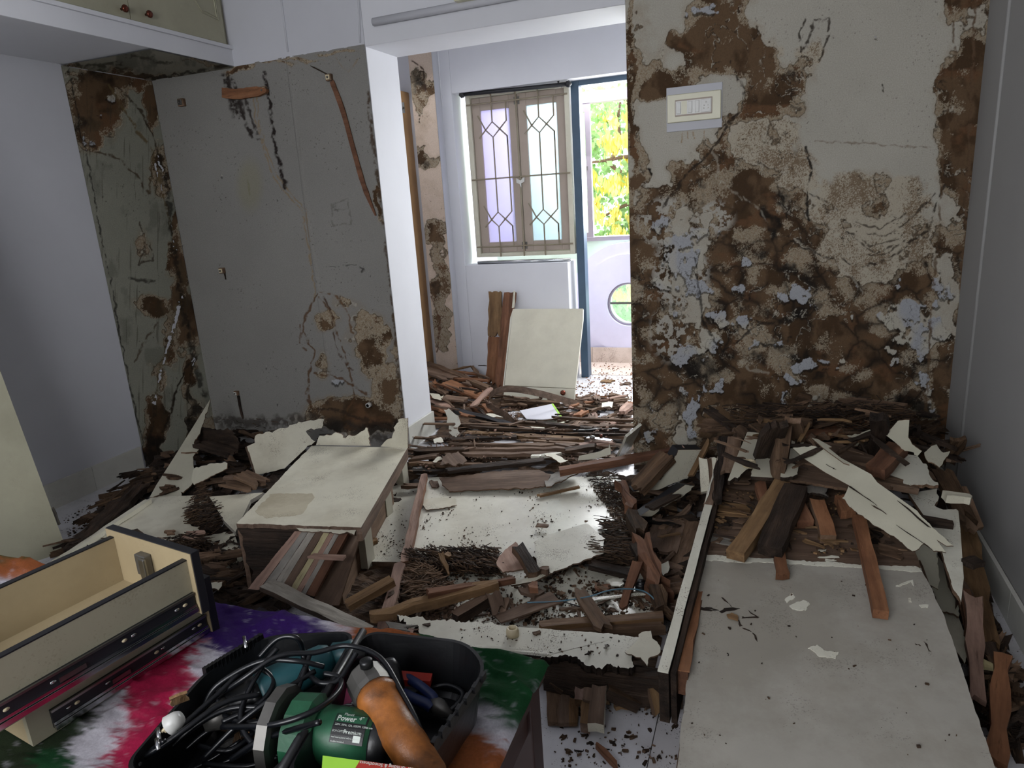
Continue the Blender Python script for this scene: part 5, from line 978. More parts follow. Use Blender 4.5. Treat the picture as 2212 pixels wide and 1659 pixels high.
sheet('fallen_board','long speckled cream panel running down the right side of the heap',SH,[(1575,700),(1785,665,3),(1795,740,4),(1765,790,3),(1850,820,2),(1940,828),(1955,960),(1980,1320),(1960,1500,2),(1900,1400,1),(1780,1000)],Hh(.04),.012,('dusty','brown'))
for zz,lb,poly in ((.12,'shreds of rot filling the gap along the damaged wall',[(200,250),(560,240),(1400,200),(1600,330),(1500,420),(900,300),(300,300)]),):
    strands('rotten_fibres',lb,poly,Hh(.03),900,zj=zz,th=(.2,.6))
scatter('rotten_chunk','dark rotten board piece packed in the heap along the damaged wall','chunk','dark board pieces behind the plank heap',[(150,280),(700,230),(1350,220),(1500,330),(1750,450),(1300,480),(600,400),(250,420)],Hh(-.02),90,L=(.08,.3),w=(.03,.07),t=(.01,.025),th=(.3,.8),mats=('dark','rot','brown','dark'),zj=.12,tilt=.15,jag=.8)
scatter('rotten_chunk','dark ragged flake in the right corner of the heap','chunk','ragged flakes in the right corner',[(1600,330),(1820,260),(1880,420),(1980,620),(2030,760),(1900,740),(1750,600)],flat(.22),60,L=(.05,.16),w=(.03,.07),t=(.004,.012),th=(1.2,.7),mats=('dark','rot','brown'),zj=.16,tilt=.3,jag=1)
T(revolve('pvc_cap',gz(405,500,.088),[(.011,0),(.021,0),(.0215,.010),(.019,.018),(.013,.020),(.012,.010)],'pvc'),'tan ring cap resting on the left cream board of the heap','cap')
# right-hand edge of the heap
view(1350,880,2.566)
for a,b,w_,t_,mt_,lb in [((1870,600,.16),(2000,1360,.10),.07,.02,'tan','long yellow-brown board along the right side of the heap'),((1750,330,.34),(1905,640,.24),.06,.02,'rot','dark splintered board sloping down beside the right wall'),((1840,420,.30),(1950,700,.20),.05,.018,'brown','brown splintered board nearest the right wall'),((1780,770,.17),(1900,1090,.16),.04,.03,'brown','brown diagonal batten crossing the long yellow-brown board'),((1880,1000,.17),(1950,1290,.13),.035,.03,'red','red diagonal batten continuing toward the corner'),((1925,1010,.20),(1958,1640,.10),.040,.018,'pale','long pink-brown blade of wood pointing up beside the grey board'),((2090,1350,.16),(2058,2020,.10),.036,.02,'orange','orange-red plank standing near the bottom right corner'),((2000,1290,.11),(2070,1420,.08),.04,.012,'dark','dark broken board end beside the orange-red plank'),((1960,1530,.06),(1990,1700,.05),.05,.015,'dark','dark lump in the gap by the orange-red plank'),((2010,1400,.12),(2030,1470,.11),.04,.008,'yellow','small yellow splintered chip beside the orange-red plank')]:
    plank('board' if w_>.055 else 'batten',lb,PK,a,b,w_,t_,mt_,jag=(.02,.04),rough=.003)
sheet('veneer_scrap','grey-green veneer sheet hanging in the gap right of the bare ply',SH,[(1600,780,2),(1700,742,3),(1735,760,2),(1738,1010,1),(1690,985,1),(1650,900)],plane(PZ(1975,1185,.30),PZ(2025,1175,.26),PZ(2015,1265,.2)),.003,('thin','brown'))
sheet('fallen_board','green-grey board in shadow beside the grey board',SH,[(1740,770),(1790,780),(1860,1060,2),(1850,1160,3),(1750,1110,2),(1700,1010,1)],flat(.12),.006,('thin','brown'))
sheet('veneer_scrap','triangular cream shard low beside the grey board',SH,[(1740,1130,2),(1830,1110),(1900,1300,2),(1880,1420,2),(1800,1290,1)],flat(.10),.004,('cream','brown'))
strands('rotten_fibres','dark shreds in the gap between the grey board and the right wall',[(1860,1100),(2060,1300),(2150,1700),(2040,1900),(1960,1640)],flat(.03),500,zj=.05,th=(1.4,.5))
scatter('rotten_chunk','dark chunk in the gap along the right skirting','chunk','dark chunks along the right skirting',[(1960,900),(2040,1240),(2150,1500),(2210,1900),(2080,1900),(2000,1300)],flat(.01),50,L=(.05,.16),w=(.02,.05),t=(.006,.02),th=(1.4,.6),mats=('dark','rot','brown'),zj=.08,tilt=.2,jag=1)
scatter('wood_chip','dark chip on the strip of tiles by the right wall','chip','chips on the tiles by the right wall',[(2120,1350),(2220,1500),(2220,1900),(2130,1900)],flat(.001),30,L=(.02,.05),w=(.008,.02),t=(.003,.006),mats=('dark','rot'),zj=.006,jag=1)
# ---------------- gap between crumbling rail and standing door (crop C)
def blackedge(lb,pts,pl,t=.02):
    e=empty('broken_shutter',PL(*v2(*pts[0][:2]),pl),lb,'panel'); slab('laminate',pts,pl,.003,('cream','brown'),e); q=[(a[0],a[1]) for a in pts]; slab('black_core',q,(pl[0]-pl[1]*.003,pl[1]),t,('blacke','blacke'),e)
blackedge('cream panel with a thick black edge tilted by the crumbling rail',[(50,470),(190,455,1),(345,395,1),(425,235),(295,236,2),(200,400,2)],plane(PZ(1370,1063,.12),PZ(1484,1034,.13),PZ(1465,972,.28)),.045)
blackedge('narrow cream panel with a black edge below the thick black-edged one',[(88,602),(335,430,1),(385,435,3),(350,470,2),(130,605)],plane(PZ(1384,1114,.10),PZ(1480,1048,.16),PZ(1500,1052,.14)),.05)
for a,b,w_,t_,mt_,lb in [((240,245,.26),(45,450,.14),.09,.03,'rot','thick bark-like rotten board above the black-edged panels'),((320,210,.28),(90,440,.13),.03,.012,'pale','pale red splinter board beside the bark-like board'),((470,170,.30),(350,400,.16),.02,.012,'tan','thin cream splinter standing over the thick black-edged panel'),((100,640,.04),(420,600,.05),.05,.015,'dark','dark board lying flat below the black-edged panels'),((250,620,.06),(190,800,.05),.12,.012,'mauve','wide brown ply board on the floor left of the standing door'),((400,630,.06),(300,900,.04),.10,.012,'brown','second wide brown ply board against the standing door'),((180,720,.07),(330,690,.07),.012,.004,'tan','tan sliver on the wide brown ply board'),((100,620,.07),(310,640,.06),.04,.01,'blackp','black laminate strip below the narrow black-edged panel'),((230,900,.06),(270,940,.05),.08,.02,'mauve','broken end of the wide brown ply board'),((120,560,.14),(300,470,.15),.04,.01,'dark','dark ply flap behind the narrow black-edged panel')]:
    plank('board',lb,PK,a,b,w_,t_,mt_,jag=(.02,.03))
sheet('veneer_scrap','cream triangular chip on the dark boards left of the standing door',SH,[(187,878,1),(240,850),(248,885,1),(238,915,1),(212,932)],flat(.08),.003,('cream','brown'))
for k,(x,w_) in enumerate(((435,.03),(462,.025),(495,.03))):
    plank('standing_board',('first','second','third')[k]+' cream-edged board standing in the row left of the tall door edge',PK,(x,275,.30),(x+10,470,.20),w_,.02,'cream' if k!=1 else 'brown',jag=(.01,.01))
scatter('rotten_chunk','dark ply piece in the hollow left of the standing door','chunk','dark ply pieces in the hollow',[(60,480),(420,440),(430,620),(330,930),(220,1300),(180,1100),(130,700)],flat(.015),60,L=(.05,.2),w=(.02,.07),t=(.006,.015),th=(.8,.7),mats=('dark','rot','brown','mauve'),zj=.05,tilt=.12,jag=.8)
crumbs('wood_crumbs','crumbs and cream flakes in the hollow left of the standing door',[(100,640),(400,600),(300,1300),(180,1250)],flat(.03),500,sz=(.002,.012),mats=('brown','rot','pale'))
# ---------------- opening and bay room (crop F)
view(850,550,3.687)
YB=4.40
bl_=plane(PY(1258,665,4.50),PY(1110,668,4.50),PZ(1235,868,.03))
d=empty('cream_shutter',PL(1180,860,bl_),'cream cabinet drawer door with a copper knob leaning in the bay room','door')
slab('panel',[(952,432),(1510,430),(1508,520),(1447,1064),(884,1040)],bl_,.02,('cream_clean','white'),d); slab('bottom_rail',[(886,1052),(1446,1068),(1440,1176),(874,1135)],bl_,.02,('cream_clean','white'),d)
slab('edge',[(930,500),(952,432),(876,1075),(868,1075)],(bl_[0]-bl_[1]*.006,bl_[1]),.02,('white','white'),d)
p=PL(*v2(1357,1110),bl_); lathe('knob',p,p+bl_[1]*.035,[(0,.007),(.4,.007),(.5,.017),(.8,.018),(1,.008)],'copper',d)
for xa,ya,xb,yb,y0,y1,w_,mt_,lb in [(812,290,800,660,4.70,4.60,.10,'tan','tan termite-eaten board leaning on the bay wall'),(925,292,850,1085,4.69,4.42,.095,'red','tall red-brown board leaning between the tan board and the cream door'),(800,650,775,1040,4.60,4.52,.10,'orange','lower splintered part of the tan board')]:
    A=PY(*v2(xa,ya),y0);B=PY(*v2(xb,yb),y1); plank('leaning_board',lb,PK,A,B,w_,.02,mt_,world=True,roll=0,rough=.003,jag=(.01,.03))
plank('lath','thin cream lath on the edge of the tall red-brown board',PK,PY(*v2(962,285),4.66),PY(*v2(950,430),4.62),.012,.008,'cream',world=True)
for a,b,w_,t_,mt_,lb in [((265,850,.16),(780,1060,.08),.045,.03,'brown','long brown batten sloping right from behind the jamb'),((250,905,.13),(480,985,.11),.13,.012,'mauve','wide brown board end appearing from behind the jamb'),((400,1010,.12),(760,1140,.06),.12,.012,'orange','wide light-brown board with a stepped end in the bay rubble'),((620,1215,.10),(775,1055,.14),.035,.01,'pale','light stick lying across the wide light-brown board'),((450,918,.12),(620,882,.12),.02,.012,'tan','tan stick lying at the top of the bay rubble'),((480,1225,.09),(1080,1385,.05),.05,.02,'blackp','black strip lying diagonally in the rubble'),((285,1010,.10),(440,1110,.08),.04,.02,'brown','brown strip at the jamb under the wide boards'),((390,1130,.10),(600,1150,.09),.09,.012,'mauve','square brown board on the jamb side of the rubble'),((290,1140,.08),(470,1220,.07),.05,.015,'pale','splintered pale board beside the jamb'),((700,1180,.08),(790,1260,.06),.035,.02,'orange','orange batten end by the curled strip'),((370,800,.16),(380,870,.12),.03,.015,'tan','small upright tan piece at the foot of the pier'),((870,1150,.05),(1330,1175,.05),.04,.015,'rot','rotten strip under the cream cabinet door'),((620,880,.1),(700,990,.08),.03,.01,'brown','thin brown splinter by the bay wall'),((540,1290,.06),(700,1350,.06),.12,.02,'rot','crumbled brown board in front of the black strip'),((1350,1360,.04),(1560,1250,.06),.045,.03,'rot','thick rotten batten on the right of the bay rubble'),((1580,1240,.06),(1640,1350,.04),.03,.015,'pale','pale ply strip on the right of the bay rubble'),((1640,1370,.05),(1780,1290,.07),.05,.02,'mauve','curved mauve board near the right jamb'),((1500,1300,.05),(1420,1385,.04),.04,.025,'brown','brown chunk left of the curved mauve board'),((1440,1285,.07),(1540,1230,.08),.05,.02,'orange','ribbed orange block near the right jamb'),((1810,1250,.08),(1900,1170,.10),.05,.02,'pale','pale board end touching the right jamb'),((1450,1165,.03),(1600,1170,.03),.05,.02,'rot','flat dark flake on the bay tiles'),((1650,1000,.01),(1760,1008,.01),.07,.008,'tan','square tan chip lying on the balcony threshold'),((1820,1020,.01),(1900,1025,.01),.05,.008,'brown','brown chip at the right of the threshold')]:
    plank('board' if w_>.06 else 'batten',lb,PK,a,b,w_,t_,mt_,jag=(.02,.03),rough=.003)
sheet('veneer_scrap','jagged white veneer scrap hanging over the rubble by the jamb',SH,[(400,1235,2),(440,1225),(490,1270,3),(530,1330,4),(510,1440,3),(480,1455,2),(440,1400,4),(430,1300,3)],plane(PZ(960,882,.12),PZ(990,910,.12),PZ(980,942,.06)),.003,('white','brown'))
sheet('veneer_scrap','small cream scrap beside the jamb in the bay rubble',SH,[(290,1105,2),(400,1120,2),(390,1160,2),(310,1140,2)],flat(.10),.003,('cream','brown'))
sheet('veneer_scrap','thin white sliver by the black diagonal strip',SH,[(730,1270,1),(800,1268),(875,1295,1),(800,1295,1)],flat(.07),.003,('white','brown'))
sheet('veneer_scrap','whitish rounded flake on the right bay rubble',SH,[(1660,1180,2),(1750,1172,2),(1740,1220,2),(1650,1225,2)],flat(.07),.003,('cream','brown'))
sheet('plaster_patch','dusty cream board lying below the notebook',SH,[(990,1330,2),(1250,1320,2),(1420,1330,3),(1430,1370,3),(1250,1400,2),(1060,1400,2)],flat(.03),.006,('dusty','brown'))
nb=empty('notebook',PZ(*v2(1180,1260),.05),'grey sheet of a notebook with a lime green edge lying in the rubble','notebook')
slab('page',[(1005,1242),(1268,1187),(1340,1300),(1180,1312),(1060,1308)],flat(.055),.004,('paper','paper'),nb); slab('green_edge',[(1258,1187),(1272,1186),(1350,1300),(1335,1304)],flat(.056),.006,('lime','lime'),nb)
# curled strip
cpth=[(1010,1405,.04),(900,1285,.06),(800,1235,.07),(757,1180,.10),(785,1110,.17),(870,1073,.22),(1000,1075,.23),(1200,1115,.17),(1400,1170,.08),(1510,1192,.04)]
pts=smooth_path([PZ(*v2(a,b),c) for a,b,c in cpth],8); vs=[];fs=[]
for i,p in enumerate(pts):
    t_=(pts[min(i+1,len(pts)-1)]-pts[max(i-1,0)]).normalized(); n_=t_.cross(Vector((0,.6,.8))).cross(t_).normalized(); s_=t_.cross(n_)
    for a,b in ((.02,.0015),(-.02,.0015),(-.02,-.0015),(.02,-.0015)): vs.append(p+n_*a+s_*b)
for i in range(len(pts)-1):
    for j in range(4): fs.append((4*i+j,4*i+(j+1)%4,4*i+4+(j+1)%4,4*i+4+j))
fs+=[(3,2,1,0),tuple(4*(len(pts)-1)+j for j in range(4))]
T(mk('curled_edge_strip',vs,fs,'mauve'),'brown edge banding strip curled in a loop in front of the cream cabinet door','strip')
scatter('splinter','brown board fragment in the rubble behind the left jamb','splinter','board fragments behind the left jamb',[(250,830),(520,840),(740,960),(780,1150),(700,1400),(350,1420),(280,1100)],flat(.02),110,L=(.05,.28),w=(.015,.05),t=(.006,.014),th=(-.5,.4),mats=('brown','mauve','orange','rot','dark'),zj=.10,tilt=.1,jag=1)
scatter('splinter','brown splintered piece in the rubble beside the right jamb','splinter','splintered pieces beside the right jamb',[(1340,1200),(1560,1150),(1900,1180),(1900,1420),(1600,1400),(1340,1380)],flat(.01),90,L=(.04,.16),w=(.015,.045),t=(.005,.015),th=(.6,.8),mats=('brown','mauve','pale','rot','orange'),zj=.06,tilt=.12,jag=1)
scatter('splinter','brown fragment under the cream cabinet door','splinter','fragments under the cream cabinet door',[(780,1130),(1500,1180),(1500,1260),(1350,1220),(900,1230)],flat(.01),50,L=(.05,.18),w=(.012,.03),t=(.005,.012),th=(.1,.4),mats=('brown','rot','mauve'),zj=.05,jag=1)
scatter('splinter','dark splinter piled at the foot of the stained pier','splinter','splinters at the foot of the pier',[(270,800),(470,790),(740,930),(720,1000),(480,900)],flat(.03),60,L=(.05,.16),w=(.008,.02),t=(.004,.01),th=(-.2,.9),mats=('rot','dark','brown'),zj=.12,tilt=.2,jag=1)
crumbs('wood_crumbs','reddish crumbs scattered over the bay floor by the balcony door',[(1450,1000),(1900,980),(1900,1200),(1400,1200)],flat(.001),700,sz=(.002,.014),mats=('pale','brown','orange'))
crumbs('wood_crumbs','fine dust crumbs on the balcony tiles',[(1530,830),(1900,830),(1900,1000),(1530,1000)],flat(.003),260,sz=(.002,.012),mats=('pale','orange'))
crumbs('wood_crumbs','reddish crumbs along the curled strip and notebook',[(850,1180),(1340,1200),(1400,1400),(900,1400)],flat(.01),900,sz=(.002,.012),mats=('pale','brown','orange'))
# beige cupboard behind the pier
view(0,0,1)
xq=PY(886,400,WF-.12).x
cu=empty('bay_cupboard',(-2.85,WF-.4,0),'orange-ply cupboard with a latch standing left of the stained pier','cupboard')
zq=PY(865,197,WF-.16).z; box('door',-3.25,xq,WF-.16,WF-.135,.62,zq,'ply_or',cu,.002); box('body',-3.25,xq-.004,WF-.134,WF-.004,0,zq+.01,'ply_or',cu); box('shelf_edge',-3.25,xq+.002,WF-.165,WF-.16,.58,.615,'brown',cu); box('lower_front',-3.25,xq-.002,WF-.15,WF-.136,.05,.575,'ply_or',cu)
p=PY(870,233,WF-.16); box('latch_plate',p.x-.008,p.x+.016,WF-.166,WF-.16,p.z-.035,p.z+.035,'metal',cu); lathe('latch_knob',(p.x+.002,WF-.166,p.z),(p.x+.002,WF-.185,p.z),[(0,.010),(1,.008)],'steel',cu)
# curtain rod and finials, stacked tubes on the sill
cr=empty('curtain_rod',PY(1110,190,WF+.03),'black curtain rod on two forked brackets over the shuttered window','rod')
a,b=PY(1003,204,WF+.03),PY(1222,182,WF+.03); sweep('rod',[a,b],.013,'curtain',cr)
for q,s in ((a,-1),(b,1)):
    lathe('finial',q,q+Vector((.04*s,0,0)),[(0,.013),(.2,.02),(.6,.022),(1,.006)],'curtain',cr)
    c=q+Vector((-.05*s if s<0 else -.05,0,0)); c=q+Vector((.05 if s<0 else -.05,0,0)); sweep('bracket',[c+Vector((0,.08,0)),c+Vector((0,0,.004)),c+Vector((0,0,.03))],.006,'curtain',cr,n=6); sweep('fork',smooth_path([c+Vector((-.022,0,.045)),c+Vector((-.008,0,.03)),c+Vector((.008,0,.03)),c+Vector((.022,0,.045))],3),.005,'curtain',cr,n=6)
for k,(dz,mt_,lb) in enumerate(((.005,'chrome','upper chrome tube lying on the window sill'),(.0,'metal','lower metal tube lying on the window sill'))):
    a=PY(1032,563,WF+.045+.028*k);b=PY(1232,556,WF+.045+.028*k); a.z=b.z=ZWB+.011; T(sweep('curtain_tube',[a,b],.0105,mt_),lb,'tube')
o=T(mk('tied_ribbon',*(lambda p:([p+Vector((x*.05-.0,y,z*.04)) for y in (0,.006) for x,z in ((-.6,.6),(0,.15),(.6,.7),(.55,-.1),(.1,-.3),(.05,-1),(-.15,-.4),(-.6,-.2))],[tuple(range(8)),tuple(range(15,7,-1))]+[(i,(i+1)%8,8+(i+1)%8,8+i) for i in range(8)]))(PY(1124,392,YG-.036)),'whitep'),'white ribbon tied around the middle of the window grille','ribbon')
# ---------------- fittings on the walls
sb=empty('switch_board',PY(1500,234,DB),'cream switch board with three rocker switches and a five-pin socket on the damaged wall','switch')
a,b=PY(1442,205,DB),PY(1559,262,DB); x0,x1=PY(1442,240,DB).x,PY(1558,235,DB).x; z1=(PY(1442,207,DB).z+PY(1557,194,DB).z)/2; z0=(PY(1443,267,DB).z+PY(1558,256,DB).z)/2
wx=x1-x0; box('painted_surround',x0-.004,x1+.004,DB-.004,DB+.003,z0-.035,z1+.03,'paint',sb,.002); box('face_plate',x0,x1,DB-.014,DB-.004,z0,z1,'ivory',sb,.003)
fx=lambda f:x0+wx*f; zc=(z0+z1)/2; hh=(z1-z0)*.24; box('inner_frame',fx(.15),fx(.84),DB-.017,DB-.0135,zc-hh-.006,zc+hh+.006,'taupe',sb,.001); box('module_bed',fx(.165),fx(.825),DB-.0175,DB-.0165,zc-hh,zc+hh,'whitep',sb)
for f in (.18,.395,.525): box('rocker',fx(f),fx(f)+.017,DB-.022,DB-.017,zc-hh*.85,zc+hh*.85,'whitep',sb,.0015)
box('blank_module',fx(.27),fx(.375),DB-.018,DB-.0172,zc-hh*.97,zc+hh*.97,'ivory',sb)
so=box('socket',fx(.64),fx(.82),DB-.020,DB-.017,zc-hh*.92,zc+hh*.92,'whitep',sb,.001)
for u,v,r_ in ((.73,.5,.0032),(.695,.02,.0024),(.765,.02,.0024),(.69,-.38,.0028),(.77,-.38,.0028)): lathe('pin_hole',(fx(u),DB-.0195,zc+v*hh),(fx(u),DB-.0206,zc+v*hh),[(0,r_),(1,r_)],'steel',so,n=10,smooth=False)
t=T(sweep('light_batten',[PY(806,48,DB-.02),PY(806,48,DB-.02)+Vector((1.3,0,.012))],.018,'paint',n=8),'long grey-white batten light fixed over the opening','lamp')
p=PY(1010,4,DB-.03); T(box('distribution_box',p.x-.05,p.x+.05,DB-.07,DB-.001,p.z,p.z+.2,'ivory',bev=.004),'cream plastic box fixed over the opening at the top edge','box')
def wfit(lb,x,y,s=.022,mt_='pvc'):
    p=PY(x,y,DB); e=empty('wall_plug',(p.x,DB,p.z),lb,'wall plug'); box('block',p.x-s,p.x+s,DB-.022,DB-.001,p.z-s,p.z+s,'brown',e,.002); box('clip',p.x-s*.7,p.x+s*.7,DB-.028,DB-.022,p.z-s*.7,p.z+s*.7,mt_,e,.002); lathe('screw',(p.x,DB-.028,p.z),(p.x,DB-.034,p.z),[(0,.006),(1,.004)],'steel',e,n=10); return p
wfit('small dark fixing block with a hook high on the bare left wall',396,222,.020,'steel'); wfit('pale fixing block with a screw, middle of the bare left wall',483,584,.016); wfit('round white fixing with a dark lath under it, low on the bare left wall',514,848,.013,'whitep'); wfit('white fixing at the right end of the brown cleat',573,196,.018,'pvc'); wfit('round cream fixing at the top of the long hanging splinter',714,168,.016,'pvc')
def wstrip(name,lb,pts,w_,t_,mt_,Yo=.012):
    P0=[PY(x,y,DB-Yo) for x,y in pts]; P0=smooth_path(P0,5) if len(P0)>2 else P0; vs=[];fs=[]; n=len(P0)
    for i,p in enumerate(P0):
        d=(P0[min(i+1,n-1)]-P0[max(i-1,0)]).normalized(); s_=Vector((0,1,0)).cross(d); u_=i/(n-1); ww=w_*(1-.75*max(0,u_-.8)/.2 if u_>.8 else 1)*R.uniform(.9,1.05)
        for a,b in ((ww/2,0),(-ww/2,0),(-ww/2,t_),(ww/2,t_)): vs.append(p+s_*a+Vector((0,b,0)))
    for i in range(n-1):
        for j in range(4): fs.append((4*i+j,4*i+(j+1)%4,4*i+4+(j+1)%4,4*i+4+j))
    fs+=[(3,2,1,0),tuple(4*(n-1)+j for j in range(4))]; return T(mk(name,vs,fs,mt_),lb,'splinter')
wstrip('wood_sliver','long reddish splinter hanging down the bare wall beside the opening',[(716,175),(740,240),(762,320),(785,400),(811,466)],.026,.006,'red')
wstrip('wood_sliver','short thin twig pointing left from the round cream fixing',[(712,164),(690,152),(670,142)],.006,.005,'dark')
wstrip('wood_cleat','reddish-brown wooden cleat nailed near the top of the bare left wall',[(479,200),(510,203),(540,199),(575,195)],.05,.02,'orange',.03)
wstrip('wood_sliver','short dark lath hanging from the round white fixing',[(514,855),(518,880),(524,905)],.016,.006,'dark')
wstrip('wood_sliver','dark pin under the pale fixing block',[(484,590),(487,604)],.008,.006,'dark')
p=PY(800,873,DB); T(lathe('pipe_stub',(p.x,DB,p.z),(p.x,DB-.03,p.z),[(0,.014),(1,.014),(1,.009),(.6,.009)],'whitep'),'white pipe stub poking from the stained foot of the bare wall','pipe')

view(1500,860,3.403)
crumbs('wood_crumbs','crumbs and flakes littering the bare ply and plank heap',[(100,640),(700,600),(1300,700),(1500,1150),(100,1150)],Hh(.006),500,sz=(.002,.012),mats=('rot','tan','dark'),cluster=20)
scatter('splinter','small splinter lying on the bare ply','splinter','splinters on the bare ply',[(120,650),(700,650),(1200,800),(1500,1130),(120,1130)],Hh(.004),36,L=(.03,.10),w=(.006,.018),t=(.002,.006),th=(.4,1.2),mats=('rot','tan','brown','dark'),zj=.02,jag=1)
scatter('splinter','thin splinter caught between the planks at the wall end of the heap','splinter','splinters at the wall end of the heap',[(180,260),(1400,200),(1700,420),(1200,560),(300,560)],Hh(.12),50,L=(.05,.16),w=(.006,.02),t=(.002,.008),th=(.5,1.0),mats=('rot','tan','brown','dark'),zj=.06,tilt=.15,jag=1)
view(800,920,3.16)
crumbs('wood_crumbs','rotten crumbs spilled over the strips in the opening',[(250,60),(1650,0),(1700,250),(260,330)],flat(.10),900,sz=(.002,.012),mats=('rot','pale','brown'),cluster=30)
# ================================================================ FOREGROUND TABLE
TZ=.50; view(0,0,1)
cR=PZ(1180,1430,TZ); tx1=cR.x; ty1=cR.y; tx0=-2.35; ty0=.22
tb=empty('low_table',((tx0+tx1)/2,(ty0+ty1)/2,0),'dark mahogany low table under the tie-dyed cloth','table')
box('tabletop',tx0,tx1-.002,ty0,ty1-.004,TZ-.03,TZ-.006,'mahog',tb,.003)
for x in (tx0+.03,tx1-.062):
    for y in (ty0+.02,ty1-.06): box('leg',x,x+.05,y,y+.05,0,TZ-.03,'mahog',tb,.003)
box('apron',tx1-.045,tx1-.02,ty0+.07,ty1-.06,TZ-.11,TZ-.03,'mahog',tb,.002); box('apron',tx0+.08,tx1-.07,ty1-.04,ty1-.02,TZ-.11,TZ-.03,'mahog',tb,.002); box('apron',tx0+.03,tx0+.055,ty0+.07,ty1-.06,TZ-.11,TZ-.03,'mahog',tb,.002)
# cloth
seeds=[(500,1300,'p'),(600,1330,'p'),(690,1360,'p'),(450,1300,'p'),(560,1390,'p'),(500,1400,'p'),(640,1400,'p'),(480,1440,'w'),(455,1475,'w'),(440,1430,'w'),(430,1510,'w'),(480,1460,'p'),
(300,1420,'m'),(380,1440,'m'),(340,1480,'m'),(400,1480,'m'),(300,1530,'m'),(350,1550,'m'),(280,1580,'m'),(310,1610,'m'),(250,1650,'m'),(390,1410,'m'),(200,1420,'m'),
(235,1520,'w'),(215,1570,'w'),(250,1560,'w'),(190,1620,'w'),(200,1660,'w'),(130,1500,'g'),(60,1600,'k'),(110,1590,'k'),(160,1560,'k'),(120,1650,'g'),(20,1650,'k'),(180,1540,'k'),
(0,1190,'g'),(30,1232,'o'),(90,1240,'o'),(-30,1215,'o'),(60,1268,'w'),(130,1262,'w'),(0,1275,'w'),(20,1300,'p'),(100,1290,'p'),(170,1270,'p'),(230,1250,'p'),(300,1300,'p'),
(730,1352,'w'),(760,1362,'o'),(820,1370,'o'),(790,1356,'o'),(715,1342,'w'),(1070,1400,'g'),(1120,1440,'g'),(1060,1470,'g'),(1130,1490,'g'),(1090,1510,'g'),(1170,1440,'g'),(1000,1395,'g'),
(1060,1560,'w'),(1030,1540,'w'),(1085,1590,'w'),(1000,1600,'o'),(1050,1610,'o'),(1020,1650,'o'),(1060,1640,'o'),(970,1640,'o'),(1085,1560,'g'),(1095,1600,'w'),(1040,1500,'g'),(700,1500,'g'),(800,1600,'w')]
cc={'p':'33195c','m':'a51f46','w':'c9c6cf','g':'1d4a2a','k':'2a3524','o':'9c5a34'}
def clothfn(x,y):
    sx=(fbm(x/26+y/50,y/6-x/30,4,61)-.5)*85; sy=(fbm(x/30,y/30,4,62)-.5)*24
    X=x+sx;Y=y+sy; Y=1665-np.abs((Y-1665+475)%950-475); X=1180-np.abs((X-1180+1230)%2460-1230)*1.0; W=np.zeros(x.shape); C=np.zeros(x.shape+(3,))
    for a,b,c in seeds:
        w_=np.exp(-(((X-a)/30)**2+((Y-b)/22)**2)*.9)+1e-9/(1+np.hypot(X-a,Y-b)); w_=w_**1.6; C+=w_[...,None]*L3(cc[c]); W+=w_
    C/=W[...,None]; n=fbm(x/10,y/22,4,66); C=mixa(C,L3('d0ccd8'),sst(n,.66,.82)*.3); return C*.8
nu,nv=330,230; u,v=np.meshgrid(np.linspace(0,1,nu),np.linspace(0,1,nv))
X=tx0-.03+(tx1-tx0+.034)*u; Y=ty0+(ty1-ty0+.006)*v
wr_=fbm(X*9+Y*4,Y*13-X*3,4,71)-.5; wr2=fbm(X*30,Y*22,3,73)-.5; ridge=1-np.abs(fbm(X*5+Y*3,Y*7,3,75)-.5)*2
Zg=TZ+.0015+np.maximum(0,wr_*.026+wr2*.004+(ridge**8)*.010+.003)
Zg+=np.exp(-((X+1.72)/.25)**2-((Y-ty1)/.10)**2)*.02
edge=np.clip((X-(tx1-.004))/.008,0,1); Zg-=edge*.010; e2=np.clip((Y-(ty1-.004))/.01,0,1); Zg-=e2*.008
px_,py_=projpx(np.stack([X,Y,Zg],-1)); Cc=clothfn(px_,py_)
me=bpy.data.meshes.new('tie_dye_cloth'); idx=np.arange(nu*nv).reshape(nv,nu); q=np.stack([idx[:-1,:-1],idx[:-1,1:],idx[1:,1:],idx[1:,:-1]],-1).reshape(-1,4)
me.from_pydata(np.stack([X,Y,Zg],-1).reshape(-1,3).tolist(),[],q.tolist()); me.polygons.foreach_set('use_smooth',[True]*len(q))
a=me.color_attributes.new('Col','FLOAT_COLOR','POINT'); a.data.foreach_set('color',np.concatenate([Cc,np.ones(Cc.shape[:2]+(1,))],-1).reshape(-1).astype(np.float32)); me.materials.append(M['cloth'])
cl=bpy.data.objects.new('tie_dye_cloth',me); COL.objects.link(cl); T(cl,'tie-dyed cotton cloth in purple, crimson, green and orange spread over the low table','cloth')
